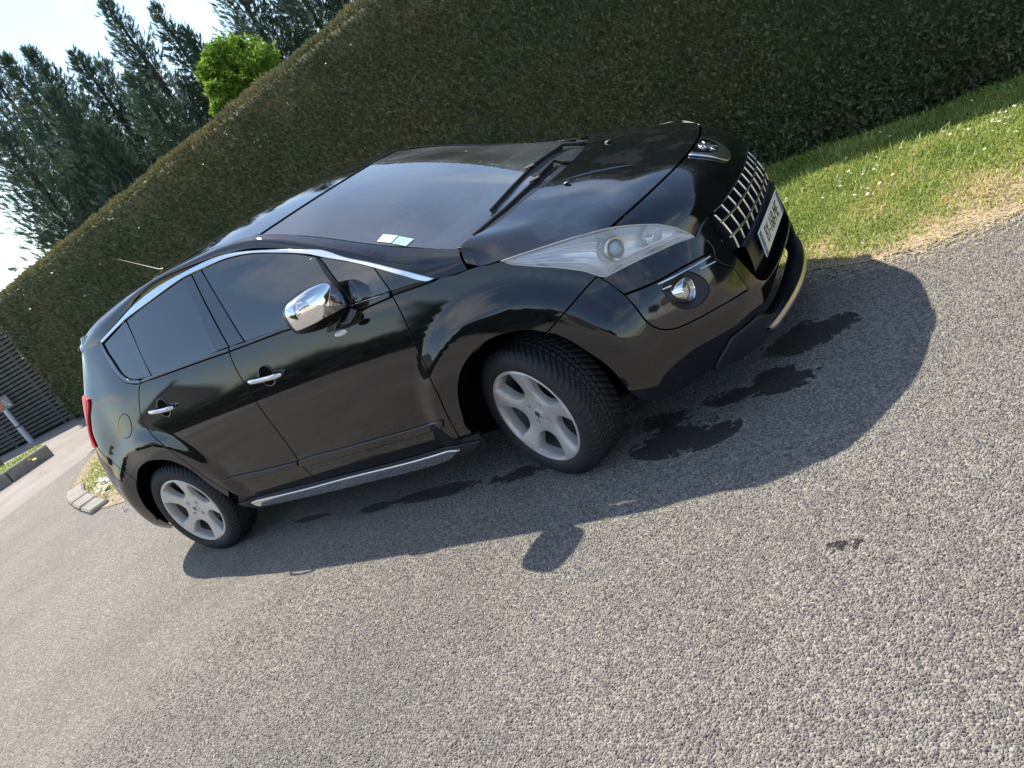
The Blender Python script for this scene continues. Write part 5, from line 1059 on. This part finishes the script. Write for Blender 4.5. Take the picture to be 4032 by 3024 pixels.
g=link('verge_grass',fastmesh('verge_grass',V,np.vstack(FF),M_GRASS,col=np.concatenate([p[2] for p in parts]))); tag(g,'short grass on the verge drying to straw beside the asphalt',kind='stuff')
# straw litter at the asphalt edge
n=9000; x=rng.uniform(.6,5.0,n); y=verge_edge(x)+rng.normal(size=n)*.10+.02; a=rng.uniform(0,6.28,n); ln=rng.uniform(.012,.04,n)
d=np.stack([np.cos(a),np.sin(a),rng.uniform(-.05,.25,n)],1)*ln[:,None]; sv=np.stack([-np.sin(a),np.cos(a),0*a],1)*.0012; P=np.stack([x,y,np.full(n,.009)],1)
V=np.stack([P-sv,P+sv,P+d+sv*.6,P+d-sv*.6],1).reshape(-1,3); F=np.arange(4*n).reshape(-1,4)
g=link('straw_litter',fastmesh('straw_litter',V,F,pmat('dry_straw',(.60,.48,.29),.8,var=.4,vscale=40))); tag(g,'dry straw and clippings strewn along the asphalt edge',kind='stuff')
# ------------------------------------------------------------------ daisies and dandelions
M_PETAL=pmat('white_petal',(.80,.80,.80),.6); M_YEL=pmat('yellow_flower_centre',(.75,.52,.03),.6); M_STEM=pmat('flower_stem',(.09,.16,.03),.6)
def daisy_meshes(R=.0125,npet=14,col=M_PETAL):
    V=[];F=[]
    for k in range(npet):
        a=2*math.pi*k/npet; w=.55*2*math.pi/npet
        s=len(V); V+=[(.004*math.cos(a),.004*math.sin(a),.001),(R*.7*math.cos(a-w),R*.7*math.sin(a-w),.0016),(R*math.cos(a),R*math.sin(a),.0022),(R*.7*math.cos(a+w),R*.7*math.sin(a+w),.0016)]; F.append((s,s+1,s+2,s+3))
    return mkmesh('petals',V,F,col,smooth=False)
petals=daisy_meshes(); yv,yf=lathe([(.0045,.000),(.0042,.002),(.0025,.0034),(.0002,.0038)],8,'z'); eye=mkmesh('flower_eye',yv,yf,M_YEL); sv_,sf_=tube([(0,0,-.05),(.001,.0,-.025),(0,0,0)],.0009,5); stem=mkmesh('stem',sv_,sf_,M_STEM)
dand=daisy_meshes(.016,22,M_YEL)
DA_PX=[(1570,277),(1720,265),(1770,258),(1828,216),(1830,282),(1795,298),(1825,308),(1765,300),(1672,320),(1692,330),(1720,328),(1765,343),(1600,360),(1580,362),(1457,383),(1500,385),(1320,403),(1283,461),(1090,540),(1103,568),(1185,541),(1297,527),(1330,545),(880,551),(834,588),(833,644),(810,676),(738,690),(728,712),(630,690),(480,706),(682,763),(724,809),(853,733),(852,776),(910,779),(950,714),(972,735),(440,882),(540,802),(568,797),(297,813),(264,855),(176,890),(180,905),(163,910),(672,862),(767,855),(1703,408),(1840,404),(1615,528),(1755,460),(1580,430)]
def gpoint(zx,zy,ox,oy,sc,z=.05):
    u=((ox+zx/sc)-2016)/3147.24; v=((oy+zy/sc)-1512)/3147.24; d=np.array(_f)+u*np.array(_R)+v*np.array(_D); t=(z-CAM_LOC[2])/d[2]; return np.array(CAM_LOC)+t*d
def flower(loc,first,head,name,label,cat,group,s=1.0):
    e=empty(name,tuple(loc)); e.scale=(s,s,s); e.rotation_euler=(random.uniform(-.5,.5),random.uniform(-.5,.3),random.uniform(0,6)); tag(e,label,cat,group)
    link('petals' if head is petals else 'flower_head',head,e); link('flower_eye',eye,e); link('stem',stem,e); return e
for i,(a,b) in enumerate(DA_PX):
    p=gpoint(a,b,3000,300,1.843,.045); flower(p,i==0,petals,'daisy','small white daisy growing in the grass verge beside the hedge','daisy','daisies in the verge grass',random.uniform(.7,1.0))
for i in range(70):
    x=random.uniform(.95,4.2); y=random.uniform(1.25,2.5)
    flower((x,y,.05),False,petals,'daisy','small white daisy growing in the grass verge beside the hedge','daisy','daisies in the verge grass',random.uniform(.5,.85))
# thick carpet of daisies at the far end of the verge, behind the car
n=70
for i in range(n):
    zx=random.gauss(1130,55); zy=random.gauss(1150,70)
    p=gpoint(zx,zy,0,1480,2.765,.05)
    if p[1]>hedge_y(p[0])-.2 or p[1]<verge_edge(p[0])+.05 or p[0]<-9.0: continue
    flower(p,False,petals,'daisy','white daisy in the thick patch behind the rear bumper','daisy','daisies behind the rear bumper',random.uniform(1.3,1.9))
for a,b,lb in ((1118,1287,'yellow dandelion nearer the kerb end, behind the rear bumper'),(1330,1415,'yellow dandelion close behind the rear wheel')): flower(gpoint(a,b,0,1480,2.765,.05),False,dand,'dandelion',lb,'dandelion','dandelions behind the car',1.9)
# ------------------------------------------------------------------ kerb stones at the verge end and across the side road
M_KERB=pmat('weathered_concrete_kerb',(.27,.25,.215),.9,bump=.6,bscale=90,var=.22,vscale=9)
def kerb_run(name,label,pts,wd,ht,n,group=None,inner=1):
    K=empty(name,(pts[0][0],pts[0][1],0)); tag(K,label,'kerb',group); P=np.array(pts,float)
    d=np.r_[0,np.cumsum(np.linalg.norm(np.diff(P,axis=0),axis=1))]
    for i in range(n):
        a=d[-1]*i/n+.012; b=d[-1]*(i+1)/n-.012; q=[np.array([np.interp(t,d,P[:,0]),np.interp(t,d,P[:,1])]) for t in (a,b)]
        t=(q[1]-q[0])/np.linalg.norm(q[1]-q[0]); nn=np.array([-t[1],t[0]])*inner; w2=wd*(1+random.uniform(-.06,.06)); h2=ht+random.uniform(-.008,.008)
        c=(q[0]+q[1])/2+nn*w2/2; Rm=np.array([[t[0],-t[1],0],[t[1],t[0],0],[0,0,1]])
        v,f=box((c[0]-pts[0][0],c[1]-pts[0][1],h2/2-.04),(np.linalg.norm(q[1]-q[0]),w2,h2+.08),Rm,b=.018)
        solid('kerb_stone',(v,f),M_KERB,K)
    return K
kerb_run('kerb',"low curved kerb of four worn stones at the verge's rounded end",[(-7.86,1.02),(-7.62,.85),(-6.73,.475),(-6.08,.26)],.20,.055,4,inner=1)
kerb_run('kerb','straight raised kerb edging the small grass island across the side road',[(-12.1,3.22),(-12.22,2.75),(-12.45,2.2),(-13.0,1.2),(-13.8,.0)],.14,.22,5,inner=-1)
isl=[(-12.2,3.2),(-12.35,2.75),(-12.6,2.2),(-13.15,1.2),(-13.95,0),(-16.5,-.4),(-14.2,2.6),(-12.9,3.5)]
sheet('grass_island',isl,.16,M_SOIL)
ip=np.array(isl); x=rng.uniform(-16.5,-12,26000); y=rng.uniform(-.4,3.5,26000); k=inside(np.stack([x,y],1),ip); x,y=x[k],y[k]
V,F,T=blades(x,y,rng.uniform(.04,.11,len(x)),np.clip(.38+.2*rng.normal(size=len(x)),0,1),z0=.16,wd=.009)
g=link('island_grass',fastmesh('island_grass',V,F,M_GRASS,col=T)); tag(g,'sunlit grass on the small island across the side road',kind='stuff')
for a,b,lb in ((320,910,'yellow dandelion on the far grass island, left of its pair'),(375,908,'yellow dandelion on the far grass island, nearest the kerb tip')): flower(gpoint(a,b,0,1480,2.765,.24),False,dand,'dandelion',lb,'dandelion','dandelions on the island',2.2)
# ------------------------------------------------------------------ slatted fence, sign post
M_SLAT=pmat('weathered_dark_slat',(.085,.088,.075),.8,bump=.4,bscale=60,var=.35,vscale=5)
FE=empty('fence',(-13.6,5.87,0)); tag(FE,'dark slatted timber fence in the shade beyond the end of the hedge','fence')
f0=np.array([-13.6,5.87]); f1=np.array([-19.2,4.67]); fdv=(f1-f0)/np.linalg.norm(f1-f0); flen=np.linalg.norm(f1-f0)
Rm=np.array([[fdv[0],-fdv[1],0],[fdv[1],fdv[0],0],[0,0,1]]); slme={}
sv,sf=box((0,0,0),(flen,.022,.062),Rm,b=.004); slat=mkmesh('slat',sv,sf,M_SLAT,smooth=False)
mid=(f0+f1)/2-f0; nnv=np.array([fdv[1],-fdv[0]])
for i in range(25):
    o=link('slat',slat,FE,(mid[0],mid[1],.10+.092*i)); o.rotation_euler=(0,0,random.uniform(-.002,.002))
pv,pf=box((0,0,1.2),(.09,.09,2.4),Rm,b=.006); post=mkmesh('fence_post',pv,pf,M_SLAT,smooth=False)
for i in range(4):
    c=f0+fdv*(.3+1.7*i)-f0; link('fence_post',post,FE,(c[0]+nnv[0]*.06,c[1]+nnv[1]*.06,0))
bv,bf=box((mid[0]+nnv[0]*.16,mid[1]+nnv[1]*.16,1.15),(flen,.01,2.5),Rm); link('backing_board',mkmesh('backing_board',bv,bf,pmat('fence_backing',(.02,.02,.02),.9),smooth=False),FE)
SP=empty('sign_post',(-16.34,5.03,0)); tag(SP,'white plastic post carrying a small orange and grey notice in front of the slatted fence','sign post')
solid('post',[tube([(0,0,-.02),(-.01,.0,.42)],.062,16),tube([(-.01,0,.44),(-.02,.01,.86)],.052,16)],pmat('white_post',(.55,.58,.66),.5),SP)
solid('post_joint',[tube([(-.01,0,.415),(-.01,0,.445)],.064,16)],pmat('post_joint',(.05,.05,.05),.6),SP)
sd=np.array([math.cos(CAM_AZ)*-1,math.sin(CAM_AZ)*-1,0]); sr=np.array([-sd[1],sd[0],0]); RS=np.stack([sr,sd,np.array([0,0,1.])],1)
def sbox(c,s,b=0): v,f=box((0,0,0),s,b=b); return (v+np.array(c))@RS.T+np.array([-.02,.01,.99]),f
solid('sign_board',[sbox((0,0,0),(.40,.02,.24),.006)],pmat('sign_grey',(.24,.25,.24),.5),SP); solid('sign_frame',[sbox((0,.006,.125),(.42,.03,.014)),sbox((0,.006,-.125),(.42,.03,.014)),sbox((.208,.006,0),(.014,.03,.24)),sbox((-.208,.006,0),(.014,.03,.24))],pmat('sign_frame',(.33,.34,.33),.5),SP)
solid('orange_panel',[sbox((-.03,.0115,0),(.12,.003,.20))],pmat('sign_orange',(.62,.13,.05),.5),SP)
wl=[]
for i in range(4): wl.append(sbox((-.03+.0*i,.0135,.06-.04*i),(.075-.012*(i%2),.002,.012)))
solid('pale_lines',wl,pmat('sign_pale',(.55,.45,.40),.5),SP)
wl=[sbox((.10,.0115,.05-.035*i),(.10,.003,.012)) for i in range(4)]+[sbox((.15,.0115,-.085),(.05,.003,.04))]; solid('white_lines',wl,pmat('sign_white',(.62,.64,.64),.5),SP)
# rough timber posts on the near side of the fence
M_TIMB=pmat('grey_timber_post',(.16,.15,.12),.85,bump=.5,bscale=50,var=.3,vscale=6)
for (a,b,hh,lb) in ((95,770,.75,'stout grey timber post by the fence, behind the white sign post'),(60,1085,.55,'short grey timber post on the grass island')):
    p=gpoint(a,b,0,1480,2.765,.0); q=empty('timber_post',(p[0],p[1],0)); tag(q,lb,'post'); solid('post_shaft',[box((0,0,hh/2),(.17,.17,hh+.04),b=.02)],M_TIMB,q)
# ------------------------------------------------------------------ conifers and a broadleaf tree beyond the hedge
M_CONI=leafmat('conifer_spray',[(0,(.040,.075,.055)),(.45,(.070,.115,.075)),(.8,(.11,.155,.085)),(1,(.16,.18,.09))],trans=.28,nscale=.8)
M_BARK=pmat('conifer_bark',(.07,.05,.035),.9,bump=.6,bscale=30)
M_LIME=leafmat('bright_broadleaf',[(0,(.08,.17,.02)),(.5,(.18,.32,.035)),(1,(.32,.46,.07))],trans=.45,nscale=1.5)
def conifer(x,y,H,Rb,label,nb=300,full=.95,nsp=12):
    T=empty('conifer',(x,y,0)); tag(T,label,'tree','conifers behind the hedge'); 
    solid('trunk',[tube([(0,0,0),(.04,.02,H*.4),(0,.05,H*.75),(0,0,H*.985)],[.16,.12,.06,.012],8)],M_BARK,T)
    P=[];D=[];Sz=[]
    tz=rng.random(nb)**.85
    bs=[]
    for i in range(nb):
        f=tz[i]; z=H*(.04+.95*f); a=rng.uniform(0,6.283); r=Rb*((1-f)**.82)*rng.uniform(.5,1.15)+.05
        lift=rng.uniform(.45,1.0)+.7*f; tipz=z+r*lift
        m=max(4,int(nsp*(r/Rb)+3)); s=np.sqrt(rng.random(m)); 
        bend=s**1.6
        px=np.cos(a)*r*s; py=np.sin(a)*r*s; pz=z+(tipz-z)*bend*.8
        sprd=(.10+.16*s)*r
        off=rng.normal(size=(m,3))*sprd[:,None]*np.array([1,1,.7])
        P.append(np.stack([px,py,pz],1)+off); dd=np.stack([np.cos(a)*np.ones(m),np.sin(a)*np.ones(m),lift*bend*1.1+.25],1)+rng.normal(size=(m,3))*.42; D.append(dd); Sz.append(rng.uniform(.13,.28,m)*(.7+.5*s)*(.55+.45*(1-f)))
    # leader shoots that spike above the crown
    for i in range(26):
        z=H*rng.uniform(.90,1.0); P.append(np.array([[rng.normal()*.06,rng.normal()*.06,z]])); D.append(np.array([[rng.normal()*.4,rng.normal()*.4,1.]])); Sz.append(np.array([rng.uniform(.14,.28)]))
    P=np.vstack(P);D=np.vstack(D);Sz=np.concatenate(Sz); k=P[:,2]>.15; P,D,Sz=P[k],D[k],Sz[k]
    V,F,Tn=sprigs(P,D,Sz,leaf=8,spread=.72,width=.075,curl=.22,tint=np.clip(.45+.2*rng.normal(size=len(P)),0,1))
    link('crown',fastmesh('crown',V,F,M_CONI,col=Tn),T)
    return T
def tip_at(zx,zy,dist):
    u=(zx/1.58-2016)/3147.24; v=(zy/1.58-1512)/3147.24; d=np.array(_f)+u*np.array(_R)+v*np.array(_D); h=math.hypot(d[0],d[1]); return np.array(CAM_LOC)+d*(dist/h)
ORD=['leftmost','second from the left','third from the left','fourth from the left','fifth from the left','sixth from the left','seventh from the left','eighth from the left','ninth from the left','rightmost']
TR=[(-160,330,21.5,1.5),(20,350,19.8,1.25),(165,305,20.5,1.3),(455,320,20.0,1.35),(640,-10,19.2,1.25),(960,45,18.6,1.0),(1150,190,18.2,.9),(1340,-260,19.6,1.6),(1640,-420,19.2,1.7),(1960,-330,18.6,1.6)]
DESC=['broad dark conifer','wispy dark conifer','feathery conifer','dense dark conifer','tall spired conifer','slim pointed conifer','short thin conifer','tall bushy conifer','tall dense conifer','tall open conifer']
for i,(zx,zy,ds_,rb_) in enumerate(TR):
    p=tip_at(zx,zy,ds_); conifer(p[0],p[1],p[2],rb_,DESC[i]+' behind the hedge, '+ORD[i]+' of the row',nb=int(520*rb_/1.2),nsp=15)
for i,(zx,zy,ds_,rb_) in enumerate(((-120,520,25,1.9),(260,470,24.5,1.9),(620,380,24,1.8),(930,420,23.5,1.8),(1220,400,23,1.7),(1500,120,23,1.9),(1800,0,22.5,1.9))):
    p=tip_at(zx,zy,ds_); conifer(p[0],p[1],p[2],rb_,'shaded conifer in the back row behind the hedge, '+('far left','left','left of centre','centre','right of centre','right','far right')[i],nb=int(240*rb_/1.2),nsp=11)
# lower growth that closes the row
for i,(zx,zy,ds_,rb_,lb) in enumerate(((300,560,18.2,1.3,'low conifer in front of the taller ones, near the left edge'),(820,480,17.6,1.3,'low conifer in front of the pointed slim one'),(-60,760,18.6,1.3,'low dark conifer at the far left above the fence'),(560,800,17.4,1.1,'small pale green conifer low in the middle of the row'))):
    p=tip_at(zx,zy,ds_); conifer(p[0],p[1],p[2],rb_,lb,nb=int(440*rb_/1.2),nsp=15)
p=tip_at(1440,240,16.8); BT=empty('broadleaf_tree',(p[0],p[1],0)); tag(BT,'bright green broadleaf tree glowing among the dark conifers','tree')
solid('trunk',[tube([(0,0,0),(.05,.03,p[2]*.5),(.0,.05,p[2]*.8)],[.10,.07,.03],8)]+[tube([(.03,.02,p[2]*h),(math.cos(a)*.8,math.sin(a)*.8,p[2]*h+.9)],[.04,.012],6) for a,h in ((.3,.5),(1.6,.55),(2.9,.5),(4.2,.58),(5.4,.52))],M_BARK,BT)
c=np.array([tip_at(a,b,16.8+.25*((i*7)%5-2))-np.array([p[0],p[1],0]) for i,(a,b) in enumerate(((1400,310),(1480,290),(1560,330),(1650,360),(1690,420),(1560,430),(1300,440),(1380,470),(1460,520),(1530,490),(1330,560),(1420,600),(1510,590),(1370,680),(1460,410),(1340,360)))]); n=5200; ci=rng.integers(0,len(c),n)
P=c[ci]+unitv(rng.normal(size=(n,3)))*(rng.random(n)**.45*rng.uniform(.13,.34,len(c))[ci])[:,None]
V,F,Tn=sprigs(P,rng.normal(size=(n,3))+np.array([0,0,.2]),rng.uniform(.08,.15,n),leaf=4,spread=1.0,width=.22,curl=.5); link('crown',fastmesh('crown',V,F,M_LIME,col=Tn),BT)
# ------------------------------------------------------------------ the street behind the camera (seen mirrored in the paint, glass and chrome)
M_REND=pmat('cream_render',(.62,.55,.44),.9,var=.08,vscale=2); M_TILE=pmat('brown_roof_tile',(.13,.075,.055),.85,var=.3,vscale=6); M_BRICK=pmat('chimney_brick',(.28,.14,.09),.9,var=.3,vscale=10)
M_WIN=pmat('dark_window_pane',(.02,.025,.03),.06,coat=1); M_FRAME=pmat('white_frame',(.75,.75,.73),.5)
def house(x,y,rz,w_,d_,hw,hr,label):
    H=empty('house',(x,y,0),rz); tag(H,label,'house')
    solid('wall',[box((0,0,hw/2),(w_,d_,hw)),(np.array([(-w_/2,-d_/2,hw),(-w_/2,d_/2,hw),(-w_/2,0,hr-.15),(w_/2,-d_/2,hw),(w_/2,d_/2,hw),(w_/2,0,hr-.15)]),[(0,1,2),(3,5,4)])],M_REND,H,smooth=False)
    o=.45; rf=np.array([(-w_/2-o,-d_/2-o,hw-.25),(w_/2+o,-d_/2-o,hw-.25),(w_/2+o,0,hr),(-w_/2-o,0,hr),(-w_/2-o,d_/2+o,hw-.25),(w_/2+o,d_/2+o,hw-.25)])
    roof=solid('roof',[(np.vstack([rf,rf-np.array([0,0,.16])]),[(0,1,2,3),(3,2,5,4),(6,9,8,7),(9,10,11,8),(0,6,7,1),(4,5,11,10),(1,7,8,2),(2,8,11,5),(0,3,9,6),(3,4,10,9)])],M_TILE,H,smooth=False)
    ch=solid('chimney',[box((w_*.22,0,hr+.45),(.9,.55,1.5)),tube([(w_*.22-.2,0,hr+1.2),(w_*.22-.2,0,hr+1.55)],.13,10),tube([(w_*.22+.2,0,hr+1.2),(w_*.22+.2,0,hr+1.55)],.13,10)],M_BRICK,roof,smooth=False)
    solid('television_aerial',[tube([(w_*.22+.35,0,hr+1.1),(w_*.22+.35,0,hr+3.2)],.03,6),tube([(w_*.22-.4,0,hr+3.1),(w_*.22+.9,0,hr+3.1)],.02,6)]+[tube([(w_*.22+.9-.2*i,-.35+.03*i,hr+3.1),(w_*.22+.9-.2*i,.35-.03*i,hr+3.1)],.012,5) for i in range(6)],M_SEAL,roof)
    for zc in (1.5,4.1):
        if zc>hw: continue
        for xc in (-w_*.32,0,w_*.32):
            for sy in (-1,1):
                f=solid('window',[box((xc,sy*(d_/2+.01),zc),(1.3,.10,1.25))],M_FRAME,H,smooth=False); solid('pane',[box((xc-.31,sy*(d_/2+.045),zc),(.54,.04,1.05)),box((xc+.31,sy*(d_/2+.045),zc),(.54,.04,1.05))],M_WIN,f,smooth=False)
    return H
house(-42.0,-25.0,math.radians(35),11,8,3.6,7.6,'cream house with a chimney and aerial, across the road behind the car')
house(26.0,-9.0,math.radians(80),12,8,4.2,7.6,'pale house with a brown roof, ahead of the car')
house(2.0,-34.0,math.radians(5),13,8,3.4,6.6,'cream house behind the garden hedge across the road')
M_WALL=pmat('pale_garden_wall',(.55,.50,.42),.9,var=.12,vscale=3)
GW=empty('garden_wall',(15.5,-9,0)); tag(GW,'low pale garden wall with white posts ahead of the car','wall')
solid('wall_base',[box((0,0,.3),(.25,16,.6))],M_WALL,GW,smooth=False)
pv,pf=box((0,0,.75),(.30,.30,1.5),b=.02); pm=mkmesh('wall_post',pv,pf,M_FRAME,smooth=False); rv,rf_=box((0,0,0),(.10,1.7,.5)); rm=mkmesh('rail_panel',rv,rf_,M_WALL,smooth=False)
for i in range(9):
    link('wall_post',pm,GW,(0,-8+2*i,0))
    if i<8: link('rail_panel',rm,GW,(0,-7+2*i,.95))
def bush_row(name,label,cat,p0,p1,H,T,mat,n,size):
    E=empty(name,(p0[0],p0[1],0)); tag(E,label,cat); d=np.array(p1)-np.array(p0); Ln=np.linalg.norm(d); d/=Ln; nn=np.array([-d[1],d[0]])
    s=rng.uniform(0,Ln,n); a=rng.uniform(0,1,n); zt=H*(1+.06*np.sin(s*.9)+.03*np.sin(s*2.7)); side=rng.random(n)<.65
    z=np.where(side,rng.random(n)*zt,zt+rng.uniform(-.15,.1,n)); off=np.where(side,np.where(rng.random(n)<.5,-T/2,T/2)+rng.normal(size=n)*.08,(a-.5)*T)
    P=np.concatenate([d[None]*s[:,None]+nn[None]*off[:,None],z[:,None]],1)
    V,F,Tn=sprigs(P,rng.normal(size=(n,3))+np.array([0,0,.4]),np.full(n,size)*rng.uniform(.7,1.3,n),leaf=4,spread=.9,width=.2); link('foliage',fastmesh('foliage',V,F,mat,col=Tn),E)['kind']='stuff'
    R2=np.array([[d[0],-d[1],0],[d[1],d[0],0],[0,0,1]]); c=d*Ln/2; v,f=box((c[0],c[1],H/2-.05),(Ln-.1,T-.15,H-.1),R2); link('light_block_core',mkmesh('light_block_core',v,f,pmat('hedge_core2',(.012,.016,.008),.95),smooth=False),E)
bush_row('hedge','low dark garden hedge facing the car from across the drive','hedge',(-27,-9.4),(-2.5,-10.4),1.55,.9,M_HEDGE,12000,.20)
def round_tree(x,y,H,R,label,n=2600,mat=None):
    T=empty('garden_tree',(x,y,0)); tag(T,label,'tree'); solid('trunk',[tube([(0,0,0),(.1,0,H*.35),(0,.1,H*.7)],[.24,.17,.07],8)]+[tube([(.05,0,H*.4),(math.cos(a)*R*.6,math.sin(a)*R*.6,H*.7)],[.09,.02],6) for a in (0,1.3,2.5,3.8,5.1)],M_BARK,T)
    m=14; c=unitv(rng.normal(size=(m,3)))*R*.55*np.array([1,1,.75])+np.array([0,0,H-R*.9]); ci=rng.integers(0,m,n); P=c[ci]+unitv(rng.normal(size=(n,3)))*(rng.random(n)**.4*R*.48)[:,None]
    V,F,Tn=sprigs(P,rng.normal(size=(n,3)),rng.uniform(.3,.55,n),leaf=5,spread=1.,width=.2,curl=.5); link('crown',fastmesh('crown',V,F,mat or M_CONI,col=Tn),T)
for x,y,H,R,lb in ((-16,-26,6.0,2.6,'dark garden tree rising behind the hedge across the road'),(-7,-30,6.5,2.8,'taller garden tree behind the hedge across the road'),(8,-28,6.0,2.6,'garden tree at the open end of the far hedge'),(22,-19,8.0,3.0,'garden tree beside the pale house')): round_tree(x,y,H,R,lb)
